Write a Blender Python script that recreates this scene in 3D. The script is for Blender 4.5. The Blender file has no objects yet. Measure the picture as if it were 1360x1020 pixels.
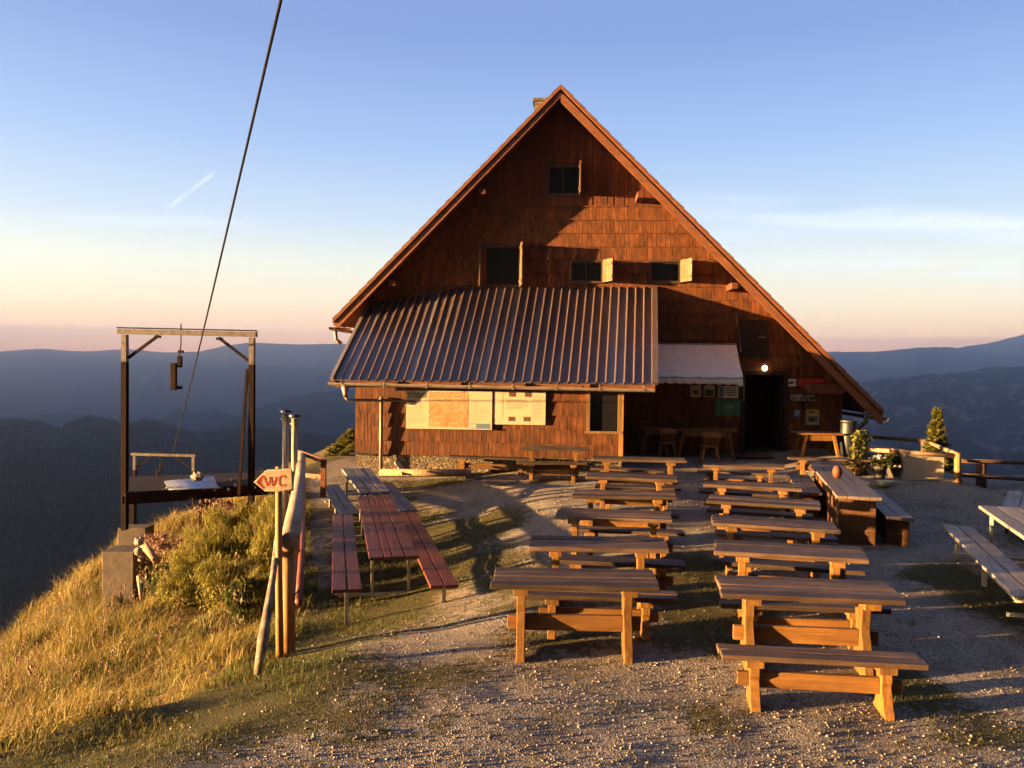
import bpy, bmesh, math, random
import numpy as np
from mathutils import Vector, Matrix, Euler
random.seed(7); rng = np.random.default_rng(11)
R = math.radians
scn = bpy.context.scene; COL = scn.collection
# ------------------------------------------------------------------ camera
FPX = 1100.0
CAM = Vector((0, 0, 2.75))
CR = Euler((R(90 - 1.3), 0, 0)).to_matrix() @ Matrix.Rotation(R(.72), 3, 'Z')
cd = bpy.data.cameras.new('camera'); cam = bpy.data.objects.new('camera', cd); COL.objects.link(cam)
cam.matrix_world = Matrix.Translation(CAM) @ CR.to_4x4()
cd.sensor_width = 36; cd.lens = 36 * FPX / 1360; cd.clip_start = .1; cd.clip_end = 60000
scn.camera = cam
# ------------------------------------------------------------------ light
SUN_EL = R(3.3); SHADOW_AZ = R(11.5)          # shadows run towards +x, turned this much towards +y
sdir = Vector((-math.cos(SHADOW_AZ) * math.cos(SUN_EL), -math.sin(SHADOW_AZ) * math.cos(SUN_EL), math.sin(SUN_EL)))
sl = bpy.data.lights.new('sun', 'SUN'); sl.energy = 5.0; sl.angle = R(.5); sl.color = (1.0, .56, .2)
so = bpy.data.objects.new('sun', sl); COL.objects.link(so)
so.rotation_euler = sdir.to_track_quat('Z', 'Y').to_euler()
scn.view_settings.view_transform = 'Standard'; scn.view_settings.look = 'None'
EXP = 3.75
scn.view_settings.exposure = EXP; scn.view_settings.gamma = 1
HAZE_D = 1.4e-4

def srgb(r, g, b):
    f = lambda c: (c / 255 / 12.92) if c / 255 <= .04045 else ((c / 255 + .055) / 1.055) ** 2.4
    return (f(r), f(g), f(b), 1)

class NT:
    def __init__(s, tree): s.t = tree; s.t.nodes.clear()
    def n(s, typ, **kw):
        nd = s.t.nodes.new(typ)
        for k, v in kw.items():
            if k.startswith('i_'):
                key = k[2:].replace('_', ' ')
                nd.inputs[key].default_value = v
            else: setattr(nd, k, v)
        return nd
    def set(s, sock, v):
        if hasattr(v, 'is_linked') or isinstance(v, bpy.types.NodeSocket): s.t.links.new(v, sock)
        else: sock.default_value = v
    def m(s, op, a, b=0.0, c=None, clamp=False):
        nd = s.t.nodes.new('ShaderNodeMath'); nd.operation = op; nd.use_clamp = clamp
        s.set(nd.inputs[0], a); s.set(nd.inputs[1], b)
        if c is not None: s.set(nd.inputs[2], c)
        return nd.outputs[0]
    def ramp(s, fac, stops, interp='LINEAR'):
        nd = s.t.nodes.new('ShaderNodeValToRGB'); cr = nd.color_ramp; cr.interpolation = interp
        while len(cr.elements) > 1: cr.elements.remove(cr.elements[-1])
        for i, (p, c) in enumerate(stops):
            e = cr.elements[0] if i == 0 else cr.elements.new(p)
            e.position = p; e.color = c if len(c) == 4 else (*c, 1)
        s.set(nd.inputs[0], fac); return nd.outputs[0]
    def mix(s, f, a, b, mode='MIX'):
        nd = s.t.nodes.new('ShaderNodeMix'); nd.data_type = 'RGBA'; nd.blend_type = mode
        s.set(nd.inputs[0], f); s.set(nd.inputs[6], a); s.set(nd.inputs[7], b)
        return nd.outputs[2]
    def sstep(s, v, a, b):
        nd = s.t.nodes.new('ShaderNodeMapRange'); nd.interpolation_type = 'SMOOTHSTEP'
        s.set(nd.inputs[0], v); nd.inputs[1].default_value = a; nd.inputs[2].default_value = b
        return nd.outputs[0]
    def noise(s, vec, scale, detail=4, rough=.55, dist=0.0):
        nd = s.t.nodes.new('ShaderNodeTexNoise'); nd.inputs['Scale'].default_value = scale
        nd.inputs['Detail'].default_value = detail; nd.inputs['Roughness'].default_value = rough
        nd.inputs['Distortion'].default_value = dist
        if vec is not None: s.t.links.new(vec, nd.inputs['Vector'])
        return nd.outputs['Fac']
    def scale(s, vec, sc, loc=(0, 0, 0)):
        nd = s.t.nodes.new('ShaderNodeMapping'); nd.inputs['Scale'].default_value = sc; nd.inputs['Location'].default_value = loc
        s.t.links.new(vec, nd.inputs['Vector']); return nd.outputs[0]

w = bpy.data.worlds.new('World'); scn.world = w; w.use_nodes = True
t = NT(w.node_tree)
out = t.n('ShaderNodeOutputWorld'); bg = t.n('ShaderNodeBackground'); t.t.links.new(bg.outputs[0], out.inputs[0])
tc = t.n('ShaderNodeTexCoord'); sx = t.n('ShaderNodeSeparateXYZ'); t.t.links.new(tc.outputs['Generated'], sx.inputs[0])
X, Y, Z = sx.outputs
sky = t.n('ShaderNodeTexSky'); sky.sky_type = 'NISHITA'; sky.sun_disc = False
sky.sun_elevation = SUN_EL; sky.sun_rotation = math.atan2(sdir.x, sdir.y); sky.altitude = 1600
zz = t.m('ADD', t.m('MULTIPLY', Z, .8), .1)          # -0.125..1.125 -> 0..1
def zp(z): return z * .8 + .1
dusk = t.ramp(zz, [(zp(-.1), srgb(120, 112, 125)), (zp(.0), srgb(240, 150, 110)), (zp(.018), srgb(255, 172, 112)), (zp(.045), srgb(252, 196, 128)),
    (zp(.075), srgb(246, 222, 170)), (zp(.115), srgb(232, 230, 202)), (zp(.165), srgb(194, 210, 222)), (zp(.25), srgb(154, 184, 224)),
    (zp(.36), srgb(124, 152, 206)), (zp(.55), srgb(126, 148, 206)), (zp(1.0), srgb(158, 176, 226))])
ys = t.m('MAXIMUM', Y, .05); az = t.m('DIVIDE', X, ys); el = t.m('DIVIDE', Z, ys)
front = t.m('GREATER_THAN', Y, .2)
cv = t.n('ShaderNodeCombineXYZ'); t.t.links.new(az, cv.inputs[0]); t.t.links.new(el, cv.inputs[1])
def band(azc, azw, elc, elw, slope, nsc, seed):
    e = t.m('SUBTRACT', t.m('SUBTRACT', el, elc), t.m('MULTIPLY', t.m('SUBTRACT', az, azc), slope))
    be = t.m('SUBTRACT', 1.0, t.m('DIVIDE', t.m('ABSOLUTE', e), elw), clamp=True)
    ba = t.m('SUBTRACT', 1.0, t.m('DIVIDE', t.m('ABSOLUTE', t.m('SUBTRACT', az, azc)), azw), clamp=True)
    nz = t.noise(t.scale(cv.outputs[0], (nsc, nsc * 9, 1), (seed, seed, 0)), 1.0, 5, .6, .4)
    return t.m('MULTIPLY', t.m('MULTIPLY', t.sstep(be, 0, .9), t.sstep(ba, 0, .6)), t.sstep(nz, .30, .62))
cl = t.m('ADD', t.m('MULTIPLY', band(.52, .42, .176, .026, -.06, 3.0, 3), 1.0), t.m('MULTIPLY', band(.5, .42, .125, .035, -.1, 3.5, 9), .5))
cl = t.m('ADD', cl, t.m('MULTIPLY', band(-.42, .16, .168, .012, 0, 6, 5), .3))
s1 = t.m('ADD', t.m('MULTIPLY', t.m('ADD', az, .39), -.61), t.m('MULTIPLY', t.m('SUBTRACT', el, .204), .79))
a1 = t.m('ADD', t.m('MULTIPLY', t.m('ADD', az, .39), .79), t.m('MULTIPLY', t.m('SUBTRACT', el, .204), .61))
nz = t.noise(t.scale(cv.outputs[0], (60, 60, 1)), 1.0, 4, .6)
ct = t.m('MULTIPLY', t.sstep(t.m('SUBTRACT', 1.0, t.m('DIVIDE', t.m('ABSOLUTE', s1), .0045), clamp=True), 0, 1),
         t.sstep(t.m('SUBTRACT', 1.0, t.m('DIVIDE', t.m('ABSOLUTE', a1), .042), clamp=True), 0, .35))
cl = t.m('ADD', cl, t.m('MULTIPLY', ct, t.m('MULTIPLY', t.sstep(nz, .25, .65), .75)))
cl = t.m('MULTIPLY', t.m('MINIMUM', cl, 1.0), front)
dusk = t.mix(cl, dusk, srgb(236, 240, 250))
# the sky texture gives the change of tint round the compass; the dusk gradient is laid over it
skm = t.n('ShaderNodeVectorMath', operation='SCALE'); t.t.links.new(sky.outputs[0], skm.inputs[0]); skm.inputs['Scale'].default_value = .05
skd = t.n('ShaderNodeVectorMath', operation='SCALE'); t.t.links.new(dusk, skd.inputs[0]); skd.inputs['Scale'].default_value = .97
ska = t.n('ShaderNodeVectorMath', operation='ADD'); t.t.links.new(skm.outputs[0], ska.inputs[0]); t.t.links.new(skd.outputs[0], ska.inputs[1])
t.t.links.new(ska.outputs[0], bg.inputs[0]); 
# light reaching the hut through the long hazy air near the horizon is brighter outside it
tau = t.m('DIVIDE', HAZE_D * 620, t.m('MAXIMUM', Z, .038))
gain = t.m('POWER', 2.718, t.m('MULTIPLY', tau, .78))
back = t.m('MAXIMUM', t.m('ADD', .1, t.m('MULTIPLY', t.sstep(Y, -.08, .5), .9)), t.sstep(Z, .6, .95))
bg.inputs[1].default_value = 1
t.t.links.new(t.m('MULTIPLY', t.m('MULTIPLY', gain, back), 1 / 2 ** EXP), bg.inputs[1])

# ------------------------------------------------------------------ helpers
def ray(px, py): return CR @ Vector(((px - 680) / FPX, (510 - py) / FPX, -1))
def at(px, py, D):
    d = ray(px, py); return CAM + d * (D / d.y)

def tag(o, label=None, cat=None, group=None, kind=None):
    if label: o['label'] = label
    if cat: o['category'] = cat
    if group: o['group'] = group
    if kind: o['kind'] = kind
    return o
def empty(name, loc=(0, 0, 0), rz=0, label=None, cat=None, group=None):
    o = bpy.data.objects.new(name, None); COL.objects.link(o); o.location = loc; o.rotation_euler = (0, 0, rz)
    o.empty_display_size = .2
    return tag(o, label, cat, group)
def copy_tree(o, parent=None):
    c = o.copy(); COL.objects.link(c)
    if parent: c.parent = parent
    for ch in list(o.children): copy_tree(ch, c)
    return c

def mesh_np(name, V, polys, mat, rnd=None, parent=None, smooth=False, attr=None):
    """polys: list of int arrays (n,k)"""
    me = bpy.data.meshes.new(name)
    V = np.asarray(V, dtype=np.float32)
    li = np.concatenate([p.ravel() for p in polys]).astype(np.int32)
    sz = np.concatenate([np.full(len(p), p.shape[1]) for p in polys]); st = np.concatenate([[0], np.cumsum(sz)[:-1]]).astype(np.int32)
    me.vertices.add(len(V)); me.vertices.foreach_set('co', V.ravel())
    me.loops.add(len(li)); me.loops.foreach_set('vertex_index', li)
    me.polygons.add(len(st)); me.polygons.foreach_set('loop_start', st)
    me.update(calc_edges=True)
    if rnd is not None:
        a = me.attributes.new('rnd', 'FLOAT', 'FACE'); a.data.foreach_set('value', np.asarray(rnd, dtype=np.float32))
    if attr is not None:
        a = me.color_attributes.new('mask', 'FLOAT_COLOR', 'POINT'); a.data.foreach_set('color', np.asarray(attr, dtype=np.float32).ravel())
    if smooth: me.polygons.foreach_set('use_smooth', np.ones(len(st), dtype=bool))
    me.materials.append(mat)
    o = bpy.data.objects.new(name, me); COL.objects.link(o)
    if parent: o.parent = parent
    return o

class MB:
    def __init__(s): s.v = []; s.f = []; s.r = []
    def add(s, vs, fs, rnd=None):
        b = len(s.v); s.v += [tuple(p) for p in vs]; s.f += [tuple(b + i for i in f) for f in fs]
        rr = random.random() if rnd is None else rnd
        s.r += [rr] * len(fs); return s
    def box(s, c, d, M=None, rnd=None):
        x, y, z = (k / 2 for k in d)
        vs = [Vector((sx_ * x, sy_ * y, sz_ * z)) for sz_ in (-1, 1) for sy_ in (-1, 1) for sx_ in (-1, 1)]
        if M is not None: vs = [M @ q for q in vs]
        vs = [q + Vector(c) for q in vs]
        return s.add(vs, [(0, 2, 3, 1), (4, 5, 7, 6), (0, 1, 5, 4), (2, 6, 7, 3), (0, 4, 6, 2), (1, 3, 7, 5)], rnd)
    def rbox(s, x0, x1, y0, y1, z0, z1, rnd=None): return s.box(((x0 + x1) / 2, (y0 + y1) / 2, (z0 + z1) / 2), (abs(x1 - x0), abs(y1 - y0), abs(z1 - z0)), None, rnd)
    def bar(s, a, b, w_, h_, up=(0, 0, 1), rnd=None):
        a = Vector(a); b = Vector(b); d = (b - a); L = d.length; d.normalize(); up = Vector(up)
        if abs(d.dot(up)) > .99: up = Vector((0, 1, 0))
        sd = d.cross(up).normalized(); u2 = sd.cross(d)
        vs = [q + sd * (i * w_ / 2) + u2 * (j * h_ / 2) for q in (a, b) for j in (-1, 1) for i in (-1, 1)]
        return s.add(vs, [(0, 1, 3, 2), (4, 6, 7, 5), (0, 4, 5, 1), (2, 3, 7, 6), (0, 2, 6, 4), (1, 5, 7, 3)], rnd)
    def tube(s, pts, rad, n=10, cap=True, rnd=None, wob=0):
        pts = [Vector(p) for p in pts]
        if not hasattr(rad, '__len__'): rad = [rad] * len(pts)
        vs = []; fs = []; pv = None
        for i, p in enumerate(pts):
            d = (pts[min(i + 1, len(pts) - 1)] - pts[max(i - 1, 0)]).normalized()
            if pv is None: a = d.orthogonal().normalized()
            else: a = (pv - d * pv.dot(d)).normalized()
            pv = a; b = d.cross(a)
            for k in range(n):
                th = 2 * math.pi * k / n; rr = rad[i] * (1 + wob * (random.random() - .5))
                vs.append(p + a * math.cos(th) * rr + b * math.sin(th) * rr)
        for i in range(len(pts) - 1):
            for k in range(n):
                k2 = (k + 1) % n; fs.append((i * n + k, i * n + k2, (i + 1) * n + k2, (i + 1) * n + k))
        if cap: fs.append(tuple(reversed(range(n)))); fs.append(tuple((len(pts) - 1) * n + k for k in range(n)))
        return s.add(vs, fs, rnd)
    def prism(s, poly, a, b, axis='y', rnd=None):
        """poly in the two other axes, extruded from a to b on axis"""
        def mk(p, q, e): return {'x': (e, p, q), 'y': (p, e, q), 'z': (p, q, e)}[axis]
        n = len(poly); vs = [mk(p, q, a) for p, q in poly] + [mk(p, q, b) for p, q in poly]
        fs = [tuple(range(n)), tuple(reversed(range(n, 2 * n)))] + [(i, i + n, (i + 1) % n + n, (i + 1) % n) for i in range(n)]
        return s.add(vs, fs, rnd)
    def arc(s, a, b, r, th, side=None, n=9):
        """half round gutter between a and b"""
        a = Vector(a); b = Vector(b); d = (b - a).normalized(); sd = d.cross(Vector((0, 0, 1))).normalized()
        vs = []; fs = []
        for q in (a, b):
            for rr in (r, r - th):
                for k in range(n):
                    an = math.pi + math.pi * k / (n - 1)
                    vs.append(q + sd * math.cos(an) * rr + Vector((0, 0, 1)) * math.sin(an) * rr)
        for k in range(n - 1):
            fs += [(k, k + 1, 2 * n + k + 1, 2 * n + k), (n + k, 3 * n + k, 3 * n + k + 1, n + k + 1), (k, n + k, n + k + 1, k + 1), (2 * n + k, 2 * n + k + 1, 3 * n + k + 1, 3 * n + k)]
        fs += [(0, 2 * n, 3 * n, n), (n - 1, 2 * n - 1, 4 * n - 1, 3 * n - 1)]
        return s.add(vs, fs)
    def ball(s, c, r, n=10, m=7, jit=0, rnd=None):
        if not hasattr(r, '__len__'): r = (r, r, r)
        vs = [(c[0], c[1], c[2] + r[2])]; fs = []
        for i in range(1, m):
            ph = math.pi * i / m
            for k in range(n):
                th = 2 * math.pi * k / n; j = 1 + jit * (random.random() - .5)
                vs.append((c[0] + r[0] * math.sin(ph) * math.cos(th) * j, c[1] + r[1] * math.sin(ph) * math.sin(th) * j, c[2] + r[2] * math.cos(ph) * j))
        vs.append((c[0], c[1], c[2] - r[2])); e = len(vs) - 1
        for k in range(n): fs.append((0, 1 + k, 1 + (k + 1) % n)); fs.append((e, 1 + (m - 2) * n + (k + 1) % n, 1 + (m - 2) * n + k))
        for i in range(m - 2):
            for k in range(n): a = 1 + i * n; fs.append((a + k, a + n + k, a + n + (k + 1) % n, a + (k + 1) % n))
        return s.add(vs, fs, rnd)
    def build(s, name, mat, parent=None, bevel=0, smooth=False, clip=None, M=None):
        me = bpy.data.meshes.new(name)
        vs = s.v if M is None else [tuple(M @ Vector(p)) for p in s.v]
        me.from_pydata(vs, [], s.f)
        a = me.attributes.new('rnd', 'FLOAT', 'FACE'); a.data.foreach_set('value', np.array(s.r, dtype=np.float32))
        bm = bmesh.new(); bm.from_mesh(me)
        if clip:
            for co, no in clip:
                bmesh.ops.bisect_plane(bm, geom=bm.verts[:] + bm.edges[:] + bm.faces[:], plane_co=co, plane_no=no, clear_outer=True)
        bmesh.ops.recalc_face_normals(bm, faces=bm.faces[:]); bm.to_mesh(me); bm.free()
        if smooth: me.polygons.foreach_set('use_smooth', np.ones(len(me.polygons), dtype=bool))
        me.materials.append(mat)
        o = bpy.data.objects.new(name, me); COL.objects.link(o)
        if parent is not None: o.parent = parent
        if bevel:
            bv = o.modifiers.new('bevel', 'BEVEL'); bv.width = bevel; bv.segments = 2; bv.limit_method = 'ANGLE'
        return o

# ------------------------------------------------------------------ materials
def pmat(name):
    m = bpy.data.materials.new(name); m.use_nodes = True; t = NT(m.node_tree)
    o = t.n('ShaderNodeOutputMaterial'); p = t.n('ShaderNodeBsdfPrincipled'); t.t.links.new(p.outputs[0], o.inputs[0])
    return m, t, p
def bump(t, p, h, strength, dist=.01):
    b = t.n('ShaderNodeBump'); b.inputs['Strength'].default_value = strength; b.inputs['Distance'].default_value = dist
    t.t.links.new(h, b.inputs['Height']); t.t.links.new(b.outputs[0], p.inputs['Normal'])
def wood(name, c1, c2, grain='x', rough=.65, fine=26, rv=.5, bstr=.5, stain=.35, spec=.3, crack=.45):
    m, t, p = pmat(name)
    tc = t.n('ShaderNodeTexCoord'); at_ = t.n('ShaderNodeAttribute', attribute_name='rnd'); oi = t.n('ShaderNodeObjectInfo')
    sh = t.m('ADD', t.m('MULTIPLY', at_.outputs['Fac'], 37.0), t.m('MULTIPLY', oi.outputs['Random'], 91.0))
    cb = t.n('ShaderNodeCombineXYZ'); [t.t.links.new(sh, cb.inputs[i]) for i in range(3)]
    ad = t.n('ShaderNodeVectorMath', operation='ADD'); t.t.links.new(tc.outputs['Object'], ad.inputs[0]); t.t.links.new(cb.outputs[0], ad.inputs[1])
    sc = {'x': (1.6, fine, fine), 'y': (fine, 1.6, fine), 'z': (fine, fine, 1.6)}[grain]
    g = t.noise(t.scale(ad.outputs[0], sc), 1.0, 6, .65, .6)
    s2 = t.noise(ad.outputs[0], 2.6, 4, .6)
    col = t.ramp(g, [(.3, c1), (.7, c2)])
    ck = t.noise(t.scale(ad.outputs[0], tuple(v * (.55 if v < 5 else .8) for v in sc), (9, 4, 2)), 1.0, 3, .5, .3)
    col = t.mix(t.m('MULTIPLY', t.sstep(ck, .66, .71), crack), col, (.02, .012, .008, 1))
    hv = t.n('ShaderNodeHueSaturation'); t.t.links.new(col, hv.inputs['Color'])
    val = t.m('MULTIPLY', t.m('MULTIPLY', t.m('ADD', .84, t.m('MULTIPLY', oi.outputs['Random'], .32)), t.m('ADD', 1 - rv / 2, t.m('MULTIPLY', at_.outputs['Fac'], rv))), t.m('ADD', 1 - stain / 2, t.m('MULTIPLY', t.m('SUBTRACT', s2, .5), 2 * stain)))
    t.t.links.new(val, hv.inputs['Value']); t.t.links.new(hv.outputs[0], p.inputs['Base Color'])
    p.inputs['Roughness'].default_value = rough; p.inputs['Specular IOR Level'].default_value = spec
    bump(t, p, g, bstr, .006)
    return m
def plain(name, col, rough=.6, metal=0, var=.25, sc=8, bstr=.1, spec=.5, rust=None):
    m, t, p = pmat(name); tc = t.n('ShaderNodeTexCoord')
    n = t.noise(tc.outputs['Object'], sc, 5, .6)
    a = tuple(c * (1 - var) for c in col[:3]) + (1,); b = tuple(min(1, c * (1 + var)) for c in col[:3]) + (1,)
    c = t.ramp(n, [(.3, a), (.7, b)])
    if rust:
        n2 = t.noise(tc.outputs['Object'], sc * .6, 6, .7, .5)
        c = t.mix(t.sstep(n2, .5, .66), c, (*rust, 1))
    t.t.links.new(c, p.inputs['Base Color'])
    p.inputs['Roughness'].default_value = rough; p.inputs['Metallic'].default_value = metal; p.inputs['Specular IOR Level'].default_value = spec
    if bstr: bump(t, p, n, bstr, .01)
    return m
M = {}
M['shingle'] = wood('wood_shingle', (.12, .038, .012), (.28, .092, .025), 'z', .75, 34, .28, .7, .8)
M['board_dark'] = wood('gable_board', (.10, .028, .011), (.21, .066, .024), 'z', .7, 30, .5, .5, .4)
M['soffit'] = wood('soffit_board', (.13, .04, .015), (.26, .095, .034), 'x', .65, 16, .4, .4)
M['barge'] = wood('barge_board', (.16, .055, .025), (.27, .11, .05), 'x', .6, 16, .3, .4)
M['roof'] = plain('roof_covering', (.07, .035, .025), .7, 0, .4, 6, .3)
M['bench'] = wood('bench_wood', (.13, .054, .014), (.28, .135, .036), 'x', .62, 24, .45, .7, .4)
M['bench_top'] = wood('bench_top_wood', (.035, .021, .015), (.185, .112, .075), 'x', .65, 34, 1.0, 1.0, .6)
M['leg'] = wood('bench_leg_wood', (.15, .062, .014), (.32, .16, .038), 'z', .6, 24, .35, .6, .4)
M['grey_wood'] = wood('weathered_grey_wood', (.20, .17, .15), (.42, .37, .33), 'y', .7, 26, .4, .8, .4)
M['red_wood'] = wood('red_stained_wood', (.10, .024, .016), (.23, .058, .036), 'y', .55, 26, .35, .6, .4)
M['log'] = wood('peeled_log', (.28, .15, .07), (.55, .36, .2), 'z', .7, 12, .3, .6, .4)
M['old_log'] = wood('old_log', (.10, .08, .06), (.45, .36, .26), 'z', .8, 9, .3, .9, .9)
M['log_grey'] = wood('grey_log', (.16, .12, .09), (.38, .30, .23), 'y', .8, 12, .3, .8, .5)
M['post_wood'] = wood('post_wood', (.26, .12, .04), (.5, .27, .1), 'z', .65, 14, .3, .5, .4)
M['chair_wood'] = wood('chair_wood', (.2, .08, .03), (.38, .17, .07), 'z', .5, 20, .3, .3)
M['shutter'] = wood('shutter_wood', (.12, .065, .03), (.25, .145, .07), 'z', .6, 20, .3, .4)
M['dark_panel'] = wood('dark_hatch_wood', (.02, .012, .01), (.045, .025, .02), 'z', .7, 20, .3, .4)
M['frame_dark'] = plain('dark_frame', (.05, .03, .022), .6, 0, .2, 8)
M['frame_light'] = plain('light_frame', (.32, .2, .13), .6, 0, .25, 8)
M['zinc'] = plain('zinc_gutter', (.27, .225, .19), .5, .35, .25, 5, .05)
M['flue'] = plain('steel_flue', (.42, .34, .22), .35, .25, .12, 5, .05)
M['iron'] = plain('rusty_iron', (.016, .008, .007), .9, 0, .45, 9, .4, spec=.15, rust=(.04, .013, .008))
M['iron_white'] = plain('flaking_white_paint', (.16, .14, .14), .6, 0, .35, 14, .3, rust=(.05, .028, .02))
M['cream_steel'] = plain('cream_painted_steel', (.5, .44, .34), .5, .1, .15, 10, .1)
M['black_steel'] = plain('black_steel', (.02, .02, .022), .5, .3, .2, 10)
M['concrete'] = plain('concrete', (.11, .085, .07), .9, 0, .35, 7, .6)
M['cream_panel'] = plain('cream_panel', (.52, .45, .33), .7, 0, .12, 4, .1)
M['cable'] = plain('steel_cable', (.012, .01, .01), .8, 0, .3, 30, spec=.1)
M['sheet'] = plain('galvanised_sheet', (.45, .47, .5), .35, .8, .2, 6, .1, rust=(.3, .15, .08))
M['cloth'] = plain('awning_cloth', (.88, .82, .72), .9, 0, .10, 5, .15)
M['white'] = plain('white_paint', (.72, .7, .66), .6, 0, .08, 8, .02)
M['paper'] = plain('board_paper', (.50, .44, .31), .6, 0, .05, 8, 0)
M['ink'] = plain('grey_ink', (.17, .155, .13), .7, 0, .1, 40, 0)
M['ink_dark'] = plain('dark_ink', (.03, .03, .035), .7, 0, .1, 40, 0)
M['pink'] = plain('pink_print', (.66, .44, .33), .7, 0, .1, 30, 0)
M['blue_print'] = plain('blue_print', (.10, .17, .26), .6, 0, .1, 10, 0)
M['photo'] = plain('printed_photo', (.10, .04, .035), .6, 0, .8, 30, 0)
M['red_sign'] = plain('red_enamel', (.5, .02, .02), .4, 0, .1, 8, 0)
M['green_sign'] = plain('green_enamel', (.02, .16, .07), .5, 0, .2, 8, 0)
M['green_pale'] = plain('pale_green_print', (.12, .3, .2), .6, 0, .2, 30, 0)
M['yellow_sign'] = plain('yellow_print', (.65, .36, .05), .6, 0, .2, 30, 0)
M['white_letter'] = plain('white_letter', (.65, .65, .65), .6, 0, .1, 30, 0)
M['red_paint'] = plain('red_brush_paint', (.42, .035, .012), .6, 0, .25, 60, .1)
M['sign_wood'] = wood('pale_sign_wood', (.46, .32, .2), (.70, .56, .4), 'x', .7, 26, .3, .5, .4)
M['plastic_blue'] = plain('blue_grey_plastic', (.008, .012, .02), .5, 0, .15, 5)
M['pot'] = plain('dark_pot', (.05, .035, .03), .6, 0, .3, 12)
M['pot_pale'] = plain('pale_bowl', (.5, .5, .3), .5, 0, .1, 12)
M['rock'] = plain('limestone', (.25, .21, .17), .9, 0, .3, 9, .8)
M['pipe_dark'] = plain('dark_pipe', (.05, .055, .05), .5, .2, .2, 10)
M['mat_red'] = plain('doormat', (.10, .02, .018), .95, 0, .4, 30, .5)
M['bark'] = plain('bark', (.10, .06, .035), .9, 0, .4, 18, .7)
m, t, p = pmat('window_glass'); p.inputs['Base Color'].default_value = (.012, .012, .014, 1); p.inputs['Roughness'].default_value = .08; p.inputs['Specular IOR Level'].default_value = .2; M['glass'] = m
# corrugated porch roof metal
m, t, p = pmat('porch_metal'); tc = t.n('ShaderNodeTexCoord'); at_ = t.n('ShaderNodeAttribute', attribute_name='rnd')
n1 = t.noise(t.scale(tc.outputs['Object'], (6, 1, 1)), 1.5, 5, .65); n2 = t.noise(tc.outputs['Object'], 14, 5, .7)
c = t.mix(t.m('MULTIPLY', t.sstep(n1, .4, .7), .55), (.085, .055, .047, 1), (.13, .125, .135, 1))
c = t.mix(t.sstep(at_.outputs['Fac'], .4, .9), c, (.15, .15, .165, 1)); c = t.mix(t.m('GREATER_THAN', at_.outputs['Fac'], 1.5), c, (.26, .175, .145, 1))  # ribs get a lighter brown that stands for sunlit highlights along them
c = t.mix(t.m('MULTIPLY', t.sstep(n2, .55, .72), .6), c, (.09, .04, .028, 1))
t.t.links.new(c, p.inputs['Base Color']); p.inputs['Metallic'].default_value = .2; p.inputs['Roughness'].default_value = .32; bump(t, p, n2, .12); M['porch_metal'] = m
# topo map
m, t, p = pmat('map_print'); tc = t.n('ShaderNodeTexCoord')
n1 = t.noise(tc.outputs['Object'], 3.2, 8, .62, 1.2); n2 = t.noise(tc.outputs['Object'], 11, 6, .6, 1.5)
lines = t.m('ABSOLUTE', t.m('SUBTRACT', t.m('FRACT', t.m('MULTIPLY', n1, 9)), .5))
c = t.ramp(n1, [(.35, (.42, .31, .15)), (.5, (.45, .27, .12)), (.62, (.42, .17, .06))]); c = t.mix(t.sstep(lines, .14, .02), c, (.2, .05, .03, 1)); c = t.mix(t.m('MULTIPLY', t.sstep(n2, .5, .65), .3), c, (.5, .42, .26, 1))
t.t.links.new(c, p.inputs['Base Color']); p.inputs['Roughness'].default_value = .6; M['map'] = m
# stone wall
m, t, p = pmat('rubble_stone'); tc = t.n('ShaderNodeTexCoord')
vo = t.n('ShaderNodeTexVoronoi', feature='F1'); vo.inputs['Scale'].default_value = 13; t.t.links.new(tc.outputs['Object'], vo.inputs['Vector'])
ve = t.n('ShaderNodeTexVoronoi', feature='DISTANCE_TO_EDGE'); ve.inputs['Scale'].default_value = 13; t.t.links.new(tc.outputs['Object'], ve.inputs['Vector'])
sv = t.n('ShaderNodeSeparateColor'); t.t.links.new(vo.outputs['Color'], sv.inputs[0])
c = t.ramp(sv.outputs[0], [(0, (.07, .045, .03)), (.5, (.2, .15, .1)), (1, (.32, .26, .18))]); c = t.mix(t.sstep(ve.outputs[0], .10, .02), c, (.11, .08, .055, 1)); c = t.mix(t.sstep(t.noise(tc.outputs['Object'], 3, 5, .7), .45, .6), c, (.13, .095, .06, 1))
t.t.links.new(c, p.inputs['Base Color']); p.inputs['Roughness'].default_value = .9; bump(t, p, t.sstep(ve.outputs[0], 0, .15), .9, .05); M['stone'] = m
def leafmat(name, c1, c2, c3, trans=.3):
    m, t, p = pmat(name); at_ = t.n('ShaderNodeAttribute', attribute_name='rnd')
    c = t.ramp(at_.outputs['Fac'], [(0, c1), (.5, c2), (1, c3)]); t.t.links.new(c, p.inputs['Base Color'])
    p.inputs['Roughness'].default_value = .65; p.inputs['Specular IOR Level'].default_value = .25
    tr = t.n('ShaderNodeBsdfTranslucent'); t.t.links.new(c, tr.inputs['Color']); ms = t.n('ShaderNodeMixShader'); ms.inputs[0].default_value = trans
    t.t.links.new(p.outputs[0], ms.inputs[1]); t.t.links.new(tr.outputs[0], ms.inputs[2])
    o = [n for n in t.t.nodes if n.type == 'OUTPUT_MATERIAL'][0]; t.t.links.new(ms.outputs[0], o.inputs[0]); return m
M['dry_grass'] = leafmat('dry_grass', (.10, .10, .02), (.25, .185, .045), (.37, .275, .09))
M['green_grass'] = leafmat('green_grass', (.04, .06, .01), (.10, .115, .018), (.2, .16, .04))
M['worn_grass'] = leafmat('worn_grass', (.05, .05, .013), (.10, .092, .022), (.19, .145, .05))
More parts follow.
